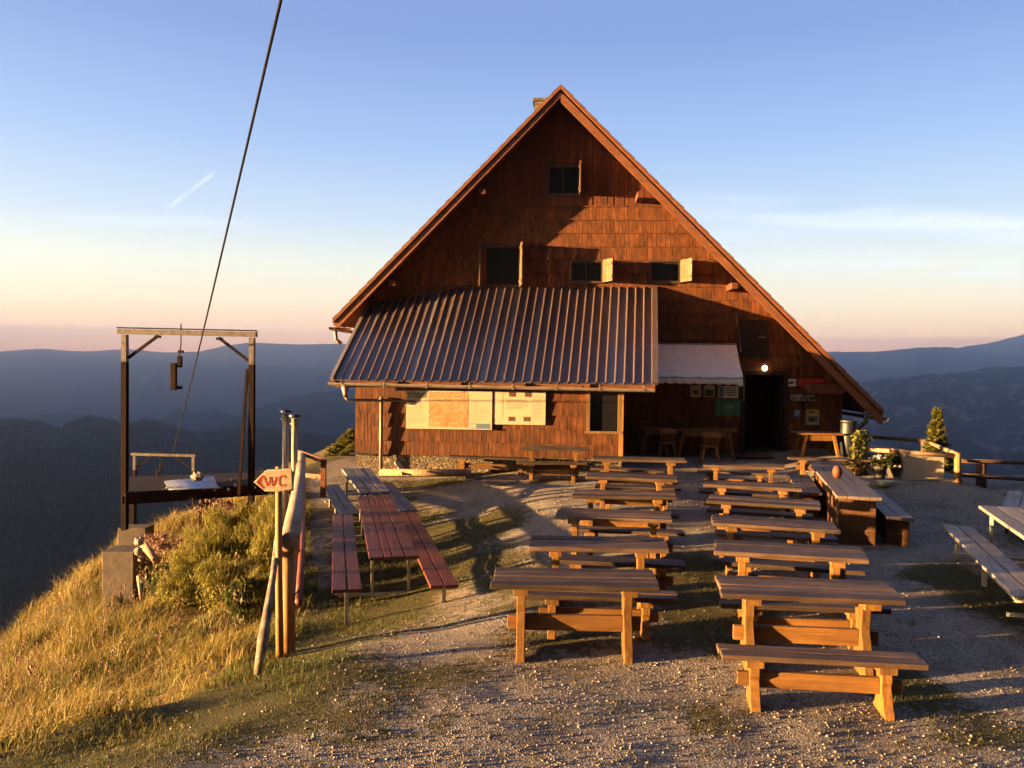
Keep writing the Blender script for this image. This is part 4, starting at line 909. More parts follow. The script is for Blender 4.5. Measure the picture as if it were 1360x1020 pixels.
# porch tables with splayed legs, chairs
def splay_table(px0, px1, pyt, v, pfoot, label, depth=.7):
    a, z1 = U(px0, pyt, v); b, _ = U(px1, pyt, v); W_ = b - a
    cp = HM @ Vector(((a + b) / 2, -v + depth / 2, 0)); zg = gz(cp.x, cp.y); H_ = z1 - zg
    o = empty('table', (cp.x, cp.y, zg), -TH, label, 'table', 'splay-legged tables by the hut wall'); b_ = MB()
    for k in range(4): b_.rbox(-W_ / 2, W_ / 2, -depth / 2 + k * depth / 4 + .003, -depth / 2 + (k + 1) * depth / 4 - .003, H_ - .045, H_)
    b_.build('tabletop', M['chair_wood'], o, bevel=.005)
    x, y = W_ / 2 - .22, depth / 2 - .08
    MB().rbox(-x, x, -y - .015, -y + .015, H_ - .19, H_ - .048).rbox(-x, x, y - .015, y + .015, H_ - .19, H_ - .048).rbox(-x - .015, -x + .015, -y + .016, y - .016, H_ - .19, H_ - .048).rbox(x - .015, x + .015, -y + .016, y - .016, H_ - .19, H_ - .048).build('apron', M['leg'], o)
    for sx_ in (-1, 1):
        for sy_ in (-1, 1): MB().bar((sx_ * (x + .12), sy_ * (y + .02), -.03), (sx_ * x, sy_ * y, H_ - .05), .075, .075, (0, 1, 0)).build('leg', M['leg'], o, bevel=.005)
    return o
splay_table(1060, 1121, 575, 1.55, 620, 'wooden table with bright orange splayed legs under the yellow poster')
splay_table(897, 981, 569.5, 1.25, 612, 'wooden table under the awning beside the dark doorway')
splay_table(848, 893, 567.5, 1.0, 608, 'dim wooden table deep under the awning next to the porch wall', .6)
def chair(px, pyt, v, label, rz=0):
    a, z1 = U(px, pyt, v); cp = HM @ Vector((a, -v, 0)); zg = gz(cp.x, cp.y); o = empty('chair', (cp.x, cp.y, zg), -TH + rz, label, 'chair', 'spindle-back chairs under the awning')
    H_ = max(.8, min(.95, z1 - zg)); W_ = .42
    MB().prism([(-.2, -.19), (.2, -.19), (.22, .2), (-.22, .2)], .43, .465, 'z').build('seat', M['chair_wood'], o, bevel=.008)
    MB().prism([(-.23, H_ - .11), (.23, H_ - .11), (.215, H_ - .01), (0, H_ + .02), (-.215, H_ - .01)], -.235, -.205, 'y').build('backrest', M['chair_wood'], o, bevel=.006)
    for k in range(6): x = -.17 + k * .068; MB().tube([(x * .9, -.17, .465), (x, -.2, .62), (x, -.22, H_ - .1)], [.011, .016, .011], 8).build('spindle', M['chair_wood'], o, smooth=True)
    for sx_ in (-1, 1):
        for sy_ in (-1, 1): MB().tube([(sx_ * .15, sy_ * .14, .43), (sx_ * .185, sy_ * .17, .22), (sx_ * .22, sy_ * .2, -.02)], [.02, .024, .016], 8).build('leg', M['chair_wood'], o, smooth=True)
    return o
chair(943, 577.5, 1.75, 'spindle-back wooden chair at the table beside the doorway'); chair(886, 576, 1.5, 'spindle-back chair in the gloom nearest the porch wall corner')
cr = empty('crate'); a, z = U(856, 562, .8); cp = HM @ Vector((a, -.8, 0)); cr.location = (cp.x, cp.y, z - .14); tag(cr, 'small reddish box standing on the dim left porch table', 'box')
MB().rbox(-.15, .15, -.1, .1, 0, .2).build('body', M['red_wood'], cr, bevel=.01); MB().rbox(-.155, .155, -.105, .105, .2, .22).build('lid', M['barge'], cr)

# ------------------------------------------------------------------ right edge: fence, box, pots, climber, barrel
def postlog(b, x, y, z1, r_, z0=None): b.tube([(x, y, (gz(x, y) - .3) if z0 is None else z0), (x, y, z1)], [r_ * 1.05, r_], 10, wob=.06)
fo = empty('rail_fence', (9.7, 17.8, 0), 0, 'weathered log rail fence around the right rim of the terrace', 'fence'); off = Vector((-9.7, -17.8, 0))
def fp(px, py, D): return at(px, py, D) + off
c1 = fp(1272, 604, 17.8); c0 = fp(1272, 655, 17.8)
MB().tube([c0, c1 + Vector((0, 0, .04))], [.075, .07], 10).build('post', M['post_wood'], fo, smooth=True)
bk = fp(1228, 585, 20.7); lf = fp(1138, 596, 18.6); lf0 = fp(1139, 628, 18.6); bl = fp(1118, 578, 22.4)
MB().tube([c1, bk], [.05, .045], 8).build('rail', M['log'], fo, smooth=True)
MB().tube([c1 + Vector((0, 0, -.02)), lf], [.05, .045], 8).build('rail', M['log'], fo, smooth=True)
MB().tube([lf0, lf + Vector((0, 0, .05))], .08, 10).build('post', M['post_wood'], fo, smooth=True)
MB().tube([fp(1229, 640, 20.7), bk], .09, 10).build('post', M['bark'], fo, smooth=True)
MB().tube([bk, bl], .045, 8).build('rail', M['bark'], fo, smooth=True); MB().tube([fp(1228, 606, 20.7), fp(1118, 602, 22.4)], .035, 8).build('rail', M['bark'], fo, smooth=True)
for a, b in (((1275, 612, 18.0), (1400, 616, 19.0)), ((1275, 631, 18.0), (1400, 639, 19.0))):
    MB().tube([fp(*a), fp(*b)], .045, 8).build('rail', M['bark'], fo, smooth=True)
MB().tube([fp(1303, 660, 18.4), fp(1303, 610, 18.4)], .11, 10).build('post', M['bark'], fo, smooth=True); MB().tube([fp(1395, 660, 19.0), fp(1395, 611, 19.0)], .1, 10).build('post', M['bark'], fo, smooth=True)
o = MB().tube([at(1268, 653, 17.3), at(1345, 659, 17.6)], .05, 8).build('log', M['log_grey'], smooth=True); tag(o, 'thin grey log lying on the gravel at the foot of the corner post', 'log')
# cream box with a lid board
a = at(1197, 636, 18.2); b = at(1257, 640, 18.0); z0 = gz(a.x, a.y) - .05; z1 = at(1197, 606, 18.2).z
bo = empty('garden_box', ((a.x + b.x) / 2, (a.y + b.y) / 2 + .35, z0), 0, 'pale cream box with a grey lid board inside the rail fence', 'box'); W_ = b.x - a.x
MB().rbox(-W_ / 2, W_ / 2, -.35, .35, 0, z1 - z0).build('body', M['cream_panel'], bo, bevel=.01)
MB().rbox(-W_ / 2 + .02, W_ / 2 + .0, -.37, .37, z1 - z0 + .002, z1 - z0 + .05).build('lid', M['grey_wood'], bo, bevel=.006)
MB().rbox(-W_ / 2 - .1, W_ / 2 + .3, -.55, -.36, -.06, .06).build('base_plank', M['grey_wood'], bo, bevel=.006)
# rain barrel
q = at(1126, 621, 20.6); o = empty('rain_barrel', (q.x, q.y, gz(q.x, q.y)), 0, 'blue grey rain barrel at the right corner of the hut', 'barrel')
MB().tube([(0, 0, 0), (0, 0, .1), (0, 0, .45), (0, 0, .8), (0, 0, .86)], [.17, .19, .21, .19, .19], 20).build('body', M['plastic_blue'], o, smooth=True); MB().tube([(0, 0, .861), (0, 0, .89)], .2, 20).build('rim', M['pipe_dark'], o)
# leaves
def leafcloud(name, C, rad, n, size, mat, parent=None, shell=.5, squash=1, rndr=(0, 1), stretch=(1, 1), up=0.0, clump=0):
    C = np.asarray(C, float); rad = np.asarray(rad, float)
    d = rng.normal(size=(n, 3)); d /= np.linalg.norm(d, axis=1)[:, None]; rr_ = rng.random(n) ** shell
    if clump:
        cen = rng.normal(size=(clump, 3)); cen /= np.linalg.norm(cen, axis=1)[:, None]; cen *= (.35 + .6 * rng.random(clump))[:, None]
        P = cen[rng.integers(0, clump, n)] + d * rr_[:, None] * .34
    else: P = d * rr_[:, None]
    P = C + P * rad
    nrm = rng.normal(size=(n, 3)); nrm /= np.linalg.norm(nrm, axis=1)[:, None]
    tv = rng.normal(size=(n, 3)) + np.array([0, 0, up]); tv -= nrm * (tv * nrm).sum(1)[:, None]; tv /= np.linalg.norm(tv, axis=1)[:, None]; bv = np.cross(nrm, tv)
    s = size * (.6 + .8 * rng.random(n))[:, None]
    V = np.stack([P - tv * s * stretch[1], P + bv * s * .45 * stretch[0] - tv * s * .1, P + tv * s * stretch[1], P - bv * s * .45 * stretch[0] - tv * s * .1], 1)
    o = mesh_np(name, V.reshape(-1, 3), [np.arange(n * 4).reshape(n, 4)], mat, np.clip(rng.normal(.5, .25, n), 0, 1), parent)
    return o
q = lf0 - off; o = empty('climbing_plant', (q.x, q.y, gz(q.x, q.y)), 0, 'yellow green climbing plant wound round the left fence post', 'plant')
hgt_ = at(1140, 573, 18.6).z - o.location.z
leafcloud('foliage', (0, -.05, hgt_ * .55), (.17, .17, hgt_ * .5), 420, .06, M['hop'], o, .6); leafcloud('foliage', (.05, -.05, hgt_ * .85), (.24, .2, hgt_ * .2), 200, .06, M['hop'], o, .7); leafcloud('foliage', (.05, .05, .2), (.4, .25, .3), 260, .07, M['shrub_dark'], o, .7)
MB().tube([(0, 0, 0), (.05, -.09, hgt_ * .4), (-.03, .0, hgt_ * .9)], .012, 6).build('stem', M['bark'], o)
def potplant(px, py, D, r_, h_, pm, label, leaf, ln, bloom=None):
    q = at(px, py, D); o = empty('potted_plant', (q.x, q.y, gz(q.x, q.y)), 0, label, 'potted plant')
    MB().tube([(0, 0, 0), (0, 0, h_ * .8), (0, 0, h_ * .82), (0, 0, h_)], [r_ * .7, r_ * .95, r_ * 1.05, r_ * 1.08], 16).build('pot', pm, o, smooth=False)
    leafcloud('foliage', (0, 0, h_ + ln * .45), (r_ * 1.3, r_ * 1.3, ln * .6), 260, .06, leaf, o, .6, up=1.5)
    if bloom: leafcloud('blossom', (-.05, -.05, h_ + ln * .9), (r_ * .8, r_ * .8, .06), 60, .035, bloom, o, .8)
    return o
potplant(1168, 634, 18.0, .15, .3, M['pot'], 'dark pot with a white rimmed leafy plant left of the cream box', M['shrub_dark'], .22, M['white'])
potplant(1186, 632, 18.3, .15, .22, M['pot'], 'bushy dark green pot plant touching the cream box', M['shrub_dark'], .4, M['dry_flower'])
q = at(1176, 637, 17.4); o = MB().tube([(0, 0, 0), (0, 0, .05), (0, 0, .12)], [.1, .16, .18], 16).build('bowl', M['pot_pale']); o.location = (q.x, q.y, gz(q.x, q.y)); tag(o, 'small pale yellow bowl on the ground before the dark pot', 'bowl')
# conifers
def fir(px, py, D, top_py, rmax, label, name='fir_tree', n=34, seed=1, under=1.0):
    r_ = np.random.default_rng(seed); q = at(px, py, D); zt = at(px, top_py, D).z; zb2 = gz(q.x, q.y) - .2
    H_ = zt - zb2; o = empty(name, (q.x, q.y, zb2), 0, label, 'tree')
    MB().tube([(0, 0, 0), (0, 0, H_ * .5), (0, 0, H_ * .98)], [.07 + H_ * .008, .04, .008], 8).build('trunk', M['bark'], o, smooth=True)
    P = []; T = []; z = H_ * .06; wh = 0
    while z < H_ * .985:
        f = z / H_; nb_ = 6 if f < .8 else 4; wh += 1
        for j in range(nb_):
            L_ = rmax * (1 - f) ** 1.05 * (.55 + .7 * r_.random()) + .03; a = j * 6.283 / nb_ + wh * 1.1 + r_.normal() * .2
            m_ = int(14 + L_ * 330); s = r_.random(m_) ** .75; dx, dy = math.cos(a), math.sin(a); droop = -.30 * s * L_ + .30 * s ** 2.5 * L_
            side = r_.normal(size=m_) * (.012 + .16 * L_ * s * (1 - s) * 1.6)
            P.append(np.stack([dx * s * L_ - dy * side, dy * s * L_ + dx * side, z + droop - np.abs(side) * .25 + r_.normal(size=m_) * .012], -1))
            T.append(np.stack([dx - dy * np.sign(side) * .7, dy + dx * np.sign(side) * .7, np.full(m_, .1)], -1) + r_.normal(size=(m_, 3)) * .35)
        z += H_ * (.045 - .022 * f)
    P = np.concatenate(P); T = np.concatenate(T); T /= np.linalg.norm(T, axis=1)[:, None]; nn = r_.normal(size=P.shape); B = np.cross(T, nn); B /= np.linalg.norm(B, axis=1)[:, None]
    s = (.03 + .04 * r_.random(len(P)))[:, None]
    V = np.stack([P - B * s * .25, P + B * s * .25, P + T * s * 1.6], 1)
    mesh_np('crown', V.reshape(-1, 3), [np.arange(len(P) * 3).reshape(-1, 3)], M['needle'], np.clip(r_.normal(.5, .25, len(P)), 0, 1), o); return o
fir(1243, 620, 20.2, 541, .4, 'small sunlit fir tree behind the corner of the rail fence', seed=5)
fir(466, 620, 23.5, 570, 1.0, 'dark young fir at the left corner of the hut', seed=8)
# lumber and stones along the porch footing
o = MB().tube([at(505, 628, 18.7), at(625, 628, 18.4)], [.09, .08], 10, wob=.05).build('log', M['log'], smooth=True); tag(o, 'peeled log lying along the stone foot of the porch', 'log')
o = MB().bar(at(527, 614, 19.0), at(537, 630, 18.5), .12, .05).build('plank', M['log']); tag(o, 'short plank propped against the porch footing', 'plank')
o = MB().rbox(-.19, .19, -.1, .1, 0, .14).build('stone_block', M['concrete'], bevel=.01); q = grd(629, 636, 0); o.location = q; tag(o, 'small grey block at the end of the peeled log', 'block')
o = MB().tube([(0, 0, -.02), (0, 0, .03), (0, 0, .05)], [.46, .45, .38], 26).build('manhole_cover', M['concrete']); q = grd(664, 641, 0); o.location = q; tag(o, 'round pale cover slab lying in front of the wall bench', 'slab')

# ------------------------------------------------------------------ left fence, WC sign, flues
fo = empty('rail_fence', (-2.2, 8, -.1), 0, 'round log fence along the left grassy edge of the terrace', 'fence'); off = Vector((2.2, -8, .1))
g0 = grd(383, 868, 0); tp = at(383, 722, g0.y)
MB().tube([g0 + off - Vector((0, 0, .2)), tp + off], [.075, .07], 12).build('post', M['post_wood'], fo, smooth=True)
pts = [at(385, 719, g0.y - .12), at(392, 680, 10.2), at(398, 642, 13.2), at(401, 604, 18.5)]
MB().tube([p_ + off for p_ in pts], [.1, .1, .09, .085], 14, wob=.04).build('rail', M['log_grey'], fo, smooth=True)
pts = [at(397, 800, 8.6), at(401, 735, 11), at(403, 640, 18)]
MB().tube([p_ + off for p_ in pts], [.04, .045, .05], 8).build('rail', M['red_wood'], fo, smooth=True)
for px, D in ((393, 11.0), (396, 14.6), (397, 18.4)):
    q = at(px, 600, D); z1 = np.interp(D, [8, 10.2, 13.2, 18.5], [p_.z for p_ in (at(385, 719, g0.y - .12), at(389, 680, 10.2), at(393, 642, 13.2), at(396, 602, 18.5))]) - .06
    b = MB(); postlog(b, q.x + 2.2, q.y - 8, z1 + .1, .06, gz(q.x, q.y) - .2 + .1); b.build('post', M['post_wood'], fo, smooth=True)
c1 = at(430, 612, 16.8); MB().bar(at(397, 600, 18.6) + off, c1 + off, .07, .09).build('rail', M['barge'], fo)
MB().bar(at(399, 630, 18.4) + off, at(430, 634, 16.8) + off, .05, .09).build('rail', M['barge'], fo); MB().bar(at(429, 660, 16.8) + off, c1 + off + Vector((0, 0, .04)), .1, .1).build('post', M['barge'], fo)
# leaning pale slab at the near end
o = MB().tube([at(342, 895, 7.5), at(350, 850, 7.7), at(362, 770, 8.3), at(370, 700, 9.4)], [.035, .05, .035, .03], 9, wob=.4).build('old_log', M['old_log'], smooth=True); tag(o, 'crooked grey log leaning in the grass left of the sign post', 'log')
# WC sign
g1 = grd(370, 876, 0); so_ = empty('toilet_sign', (g1.x, g1.y, g1.z), 0, 'pale arrow-shaped board painted WC in red on a round post', 'sign')
D = g1.y; org = Vector(g1)
tz_ = at(368, 640, D).z - g1.z; MB().tube([(0, .06, -.15), (-.02, .06, tz_ * .5), (at(368, 640, D).x - g1.x, .06, tz_ + .15)], [.042, .038, .034], 12).build('post', M['post_wood'], so_, smooth=True)
def sp(px, py): q = at(px, py, D); return (q.x - g1.x, q.z - g1.z)
bd = MB().prism([sp(337.5, 640), sp(354, 624), sp(372, 623), (sp(387.5, 622)), sp(389, 649.5), sp(372, 652.5), sp(353, 652.5)], -.02, .015, 'y').build('board', M['sign_wood'], so_, bevel=.004)
MB().rbox(sp(358, 0)[0], sp(368, 0)[0], -.01, .05, sp(0, 623)[1], sp(0, 619.5)[1]).build('post_cap', M['sign_wood'], so_)
MB().rbox(sp(387.8, 0)[0], sp(391, 0)[0], -.018, .1, sp(0, 648)[1], sp(0, 622.5)[1]).build('end_board', M['dark_panel'], so_)
def stroke(b, pts, w_):
    pts = [Vector((sp(*q)[0], sp(*q)[1])) for q in pts]
    vs = []; fs = []
    for i, q in enumerate(pts):
        d_ = (pts[min(i + 1, len(pts) - 1)] - pts[max(0, i - 1)]).normalized(); n_ = Vector((-d_.y, d_.x)); ww = w_ * (.85 + .3 * random.random())
        vs += [(q.x + n_.x * ww, -.0225, q.y + n_.y * ww), (q.x - n_.x * ww, -.0225, q.y - n_.y * ww)]
    for i in range(len(pts) - 1): fs.append((2 * i, 2 * i + 1, 2 * i + 3, 2 * i + 2))
    b.add(vs, fs)
b = MB(); sw = .0085
stroke(b, [(351.2, 632.5), (352.8, 637), (355, 643), (356.6, 644.8)], sw); stroke(b, [(356.2, 644.8), (358.5, 639), (360.3, 633)], sw); stroke(b, [(360.1, 633), (361.5, 639), (363.6, 645)], sw); stroke(b, [(363.4, 645), (366, 638.5), (368.3, 632.5)], sw)
stroke(b, [(380.2, 634.2), (378.5, 631.8), (375.8, 631.2), (372.6, 633.2), (371.2, 637.5), (371.8, 642), (374.2, 644.8), (377.5, 645), (380, 642.8)], sw)
stroke(b, [(350.2, 631.2), (346.5, 635.5), (342.8, 640.2)], sw * 1.2); stroke(b, [(342.8, 639.4), (346.5, 643.8), (350.6, 648.2)], sw * 1.2)
stroke(b, [(344.8, 639.6), (347.5, 637)], sw); stroke(b, [(344.8, 640), (347.5, 643)], sw)
b.build('lettering', M['red_paint'], so_)
# two steel flues rising from below the edge
for px, top, D, lb in ((379.5, 547, 16.0, 'taller steel flue pipe with a dark cap left of the log rail'), (391.5, 553, 16.3, 'shorter steel flue pipe with a dark cap next to the log rail')):
    q = at(px, top, D); o = empty('flue_pipe', (q.x, q.y, q.z - 3.4), 0, lb, 'flue pipe', 'steel flue pipes')
    MB().tube([(0, 0, 0), (0, 0, 3.36)], .062, 16).build('pipe', M['flue'], o, smooth=True); MB().tube([(0, 0, 3.39), (0, 0, 3.43), (0, 0, 3.46)], [.12, .12, .03], 14).build('cap', M['black_steel'], o); MB().tube([(0, 0, 3.25), (0, 0, 3.27)], .09, 14).build('collar', M['zinc'], o)

# ------------------------------------------------------------------ goods cableway
def gantry(D, xl, xr, ytop, zbot, label, leg2, postw=.12):
    a = at(xl, ytop, D); b = at(xr, ytop + 4 * (xr - xl) / 173, D); o = empty('cableway_frame', (a.x, a.y, zbot), 0, label, 'steel frame'); W_ = b.x - a.x; H_ = a.z - zbot; dz = b.z - a.z
    for x, hz_ in ((0, H_), (W_, H_ + dz)):
        p_ = MB().rbox(x - .048, x + .048, -.06, -.05, 0, hz_ - .62).rbox(x - .048, x + .048, .05, .06, 0, hz_ - .62).rbox(x - .006, x + .006, -.05, .05, 0, hz_ - .62).build('post', M['iron'], o)
        MB().rbox(x - .045, x + .045, -.058, .058, hz_ - .619, hz_ - .12).build('post_top', M['iron_white'], p_)
    MB().bar((-.12, 0, H_ - .06), (W_ + .08, 0, H_ + dz - .06), .13, .09).build('crossbeam', M['iron_white'], o)
    MB().bar((-.12, 0, H_ + .01), (W_ + .08, 0, H_ + dz + .01), .16, .018).build('beam_flange', M['iron'], o)
    MB().bar((.06, 0, H_ - .55), (.62, 0, H_ - .13), .05, .05).rbox(.56, .66, -.04, .04, H_ - .17, H_ - .125).build('brace', M['iron'], o)
    MB().bar((W_ - .06, 0, H_ + dz - .55), (W_ - .62, 0, H_ + dz - .13), .05, .05).rbox(W_ - .66, W_ - .56, -.04, .04, H_ + dz - .17, H_ + dz - .125).build('brace', M['iron'], o)
    x = W_ * .44; MB().tube([(x, 0, H_ + .1), (x, 0, H_ - .3), (x - .03, 0, H_ - .52)], .012, 6).bar((x - .05, 0, H_ - .42), (x + .05, 0, H_ - .42), .04, .05).build('hanger_rod', M['iron'], o)
    MB().bar((x - .02, 0, H_ - .50), (x - .02, 0, H_ - .68), .07, .09).bar((x - .12, 0, H_ - .69), (x + .02, 0, H_ - .69), .05, .05).bar((x - .13, 0, H_ - .63), (x - .13, 0, H_ - 1.14), .09, .1).bar((x - .12, 0, H_ - 1.09), (x + .02, 0, H_ - 1.09), .05, .06).build('cable_shoe', M['iron'], o)
    if leg2: MB().bar((W_ - .08, -.02, H_ + dz - .7), (W_ - .2, -.1, .7), .05, .05).build('stay', M['iron'], o)
    return o
gD = 15.4; g = gantry(gD, 166, 335, 436, -.42, 'tall rusty steel frame of the goods cableway beside the platform', True)
pb = at(160, 720, gD); fb = empty('concrete_base', (pb.x, gD + .25, -2.2), 0, 'stepped concrete block carrying the left post of the tall steel frame', 'concrete block')
x0 = at(146, 760, gD).x - pb.x; x1 = at(187, 760, gD).x - pb.x; zt = at(160, 733, gD - .3).z + 2.2
MB().rbox(x0, x1, -.55, .35, 0, zt).build('lower_block', M['concrete'], fb, bevel=.012); MB().rbox(x0 + .05, x1 - .0, -.05, .33, zt, at(160, 704, gD).z + 2.2).build('upper_block', M['concrete'], fb, bevel=.012)
# rear frame, lower down the slope
gantry(29.8, 179, 257, 601, -4.2, 'smaller rusty steel frame standing lower down the slope behind the platform', False)
# cable
c0_ = at(373, 0, 6.4); c1_ = at(229, 602, 30); dc = (c1_ - c0_)
pt2 = [c0_ + dc * (k / 30) - Vector((0, 0, .14 * math.sin(math.pi * max(0, k) / 30))) for k in range(-8, 31)]
o = MB().tube(pt2, .013, 8).build('cable', M['cable'], smooth=True); tag(o, 'dark steel cable slanting down from the top edge through the frames', 'cable')
# platform
PZ = .30
pl = empty('platform', (at(255, 650, 16.5).x, 16.5, PZ), 0, 'rusty dark steel loading platform jutting from the slope', 'platform')
q = [at(166, 655, 15.3), at(386, 641, 16.9), at(352, 631, 18.4), at(172, 634, 17.4)]
loc = pl.location; zt = 0
vs = [(p_.x - loc.x, p_.y - loc.y, 0) for p_ in q]
MB().prism([(a, b) for a, b, c in vs], -.06, -.0, 'z').build('deck', M['iron'], pl)
b = MB(); b.bar((vs[0][0], vs[0][1], -.12), (vs[1][0], vs[1][1], -.12), .08, .2).build('edge_beam', M['iron'], pl)
MB().bar((vs[0][0], vs[0][1], -.14), (vs[3][0], vs[3][1], -.14), .08, .14).build('edge_beam', M['iron'], pl)
for px, py0, py1, D in ((176, 668, 712, 17.8), (268, 665, 720, 17.8), (277, 665, 720, 17.9)):
    a = at(px, py0, D); b2 = at(px, py1 + 30, D); MB().bar((a.x - loc.x, a.y - loc.y, -.07), (a.x - loc.x, a.y - loc.y, b2.z - loc.z), .09, .09, (0, 1, 0)).build('leg', M['iron'], pl)
b = MB()
for k in range(46): x = random.uniform(vs[0][0] + .2, vs[1][0] - .4); y = random.uniform(vs[0][1] + .3, vs[3][1] - .2); b.ball((x, y, .012), random.uniform(.01, .035), 6, 4, .5)
o = b.build('debris', M['rock']); o.location = loc; tag(o, 'scattered stone chips on the rusty platform', 'stone chips', kind='stuff')
c0 = at(254, 650, 16.6); sh = MB(); nW = 10; vs = []; fs = []
qq = [at(218, 643, 16.4), at(284, 636, 17.2), at(290, 654, 15.6), at(224, 658, 15.35)]
for i in range(nW * 4 + 1):
    s = i / (nW * 4); zf = .012 * math.cos(s * nW * 2 * math.pi) + .05
    for (P_, Q_) in ((qq[0], qq[3]), (qq[1], qq[2])): v_ = P_.lerp(Q_, s); vs.append((v_.x - c0.x, v_.y - c0.y, zf))
for i in range(nW * 4): fs.append((2 * i, 2 * i + 1, 2 * i + 3, 2 * i + 2))
sh.add(vs, fs); o = sh.build('metal_sheet', M['sheet'], smooth=True); o.location = (c0.x, c0.y, PZ); o.modifiers.new('t', 'SOLIDIFY').thickness = .004; tag(o, 'loose grey corrugated sheet lying on the platform', 'metal sheet')
q = at(262, 640, 16.7); o = MB().ball((0, 0, 0), (.13, .1, .09), 8, 6, .4).build('stone', M['rock']); o.location = (q.x, q.y, PZ + .13); tag(o, 'stone weighing down the grey sheet on the platform', 'stone')
# rusty plate and firewood on the slope
o = MB().prism([(-.15, -.3), (.2, -.22), (.22, .1), (.02, .36), (-.2, .0)], -.01, .01, 'y').build('rusty_plate', M['iron_white' if False else 'barge']); q = at(323, 692, 13.6); o.location = q; o.rotation_euler = (.25, .15, .3); tag(o, 'rusty brown plate stuck in the bushes under the platform', 'plate')
for k, (a, b, D, r_, lb) in enumerate(((((190, 722), (208, 745)), None, 14.2, .07, 'thicker peeled log sticking out beside the concrete base'), (((214, 768), (226, 781)), None, 13.4, .05, 'short stub of log among the grass below the platform'), (((184, 766), (188, 796)), None, 13.6, .035, 'thin upright stake at the foot of the concrete base'))):
    p0 = at(*a[0], D + .3); p1 = at(*a[1], D - .2); o = MB().tube([p0, p0.lerp(p1, .5), p1], [r_, r_ * .9, r_ * .95], 10, wob=.1).build('log', M['log'], smooth=True); tag(o, lb, 'log', 'firewood logs by the concrete base')
for a, b, D, r_, lb in ((185, 719, 14.1, .08, 'round end of a log topmost beside the concrete base'), (184, 732, 14.0, .07, 'small rock just under the topmost log end'), (187, 742, 13.9, .05, 'little stone lowest in the pile by the concrete base')):
    q = at(a, b, D); o = MB().ball((0, 0, 0), (r_, r_, r_), 9, 7, .3).build('stone', M['rock']); o.location = q; tag(o, lb, 'stone', 'stones by the concrete base')

# ------------------------------------------------------------------ vegetation
def blades(name, XY, hmin, hmax, wd, mat, lean=.5, rmean=.5, rsd=.25, wind=(.3, .1), zoff=0):
    n = len(XY); x, y = XY[:, 0], XY[:, 1]; z = hgt(x, y) - .02 + zoff
    h = (hmin + (hmax - hmin) * rng.random(n) ** 1.5) * np.clip(1 + 3.0 * fbm(x * 1.5, y * 1.5, 3, 47), .35, 1.7); a = rng.random(n) * 6.283; l = lean * rng.random(n) * h
    tx_, ty_ = np.cos(a) * l + wind[0] * h, np.sin(a) * l + wind[1] * h
    b = rng.random(n) * 6.283; wx, wy = np.cos(b) * wd * (.6 + .8 * rng.random(n)) / 2, np.sin(b) * wd / 2
    P = np.stack([x, y, z], -1); W = np.stack([wx, wy, np.zeros(n)], -1)
    Mi = P + np.stack([tx_ * .35, ty_ * .35, h * .6], -1); T = P + np.stack([tx_, ty_, h * (1 - .25 * rng.random(n))], -1)
    V = np.stack([P - W, P + W, Mi + W * .7, Mi - W * .7, T], 1).reshape(-1, 3); i = np.arange(n)[:, None] * 5
    q = np.concatenate([i, i + 1, i + 2, i + 3], 1); tr = np.concatenate([i + 3, i + 2, i + 4], 1)
    r_ = np.clip(rng.normal(rmean, rsd, n) + 1.5 * fbm(x * 1.1, y * 1.1, 3, 31), 0, 1)
    return tag(mesh_np(name, V, [q, tr], mat, np.concatenate([r_, r_])), kind='stuff')
# tall dry grass in tufts over the slope
n = 15000; x = rng.uniform(-15, -2.2, n); y = 5.0 + 15.5 * rng.random(n) ** 1.15; sd_v = sdist(x, y)
hollow = np.exp(-(((x + 4.5) / .8) ** 2 + ((y - 8.2) / .5) ** 2))
ok = (sd_v > np.where(y < 8.5, .38, .1)) & (sd_v < 8.5) & (hollow < .35) & (rng.random(n) < .35 + 1.6 * np.clip(.35 + fbm(x * .7, y * .7, 3, 55), 0, 1)); x, y = x[ok], y[ok]; sd_v = sd_v[ok]
k = 11; XY = np.stack([np.repeat(x, k), np.repeat(y, k)], -1) + rng.normal(size=(len(x) * k, 2)) * .085
XY = XY[np.abs(fbm(XY[:, 0] * 1.6, XY[:, 1] * 1.6, 2, 91)) > .018]
blades('tall_dry_grass', XY, .08, .42, .010, M['dry_grass'], 1.4, .52, .3, (.2, .1))
n = 110000; x = rng.uniform(-10, -2.0, n); y = 4.6 + 13 * rng.random(n); sd_v = sdist(x, y); ok = (sd_v > -.4) & (sd_v < 5) & ((fbm(x * .9, y * .9, 3, 71) > .02) | (sd_v < .5))
lip = ok & (sd_v < .45) & (y < 9.5); ok = ok & ~lip
blades('lip_grass', np.stack([x[lip], y[lip]], -1), .03, .10, .007, M['green_grass'], .9, .7, .25, (.1, .05))
blades('green_undergrowth', np.stack([x[ok], y[ok]], -1), .06, .22, .009, M['green_grass'], .8, .6, .25)
# short grass on the terrace
n = 420000; x = rng.uniform(-6.5, 9, n); y = 4.8 + 15 * rng.random(n) ** 1.3; gmv = grassmask(x, y); ok = (sdist(x, y) < .15) & (rng.random(n) < np.clip((gmv - .30) * 1.8, 0, 1) * .8 + .5 * (fbm(x * 2.4, y * 2.4, 3, 61) > .13))
gr = ok & (((x < -.9 + .5 * fbm(x * 2, y * 2, 2, 3)) & (y > 7.6)) | (sdist(x, y) > -1.2)); ok = ok & ~gr
blades('short_grass', np.stack([x[ok], y[ok]], -1), .015, .06, .006, M['worn_grass'], 1.2, .5, .28, (.1, .05))
blades('fence_grass', np.stack([x[gr], y[gr]], -1), .025, .08, .006, M['green_grass'], 1.0, .4, .25, (.1, .05))
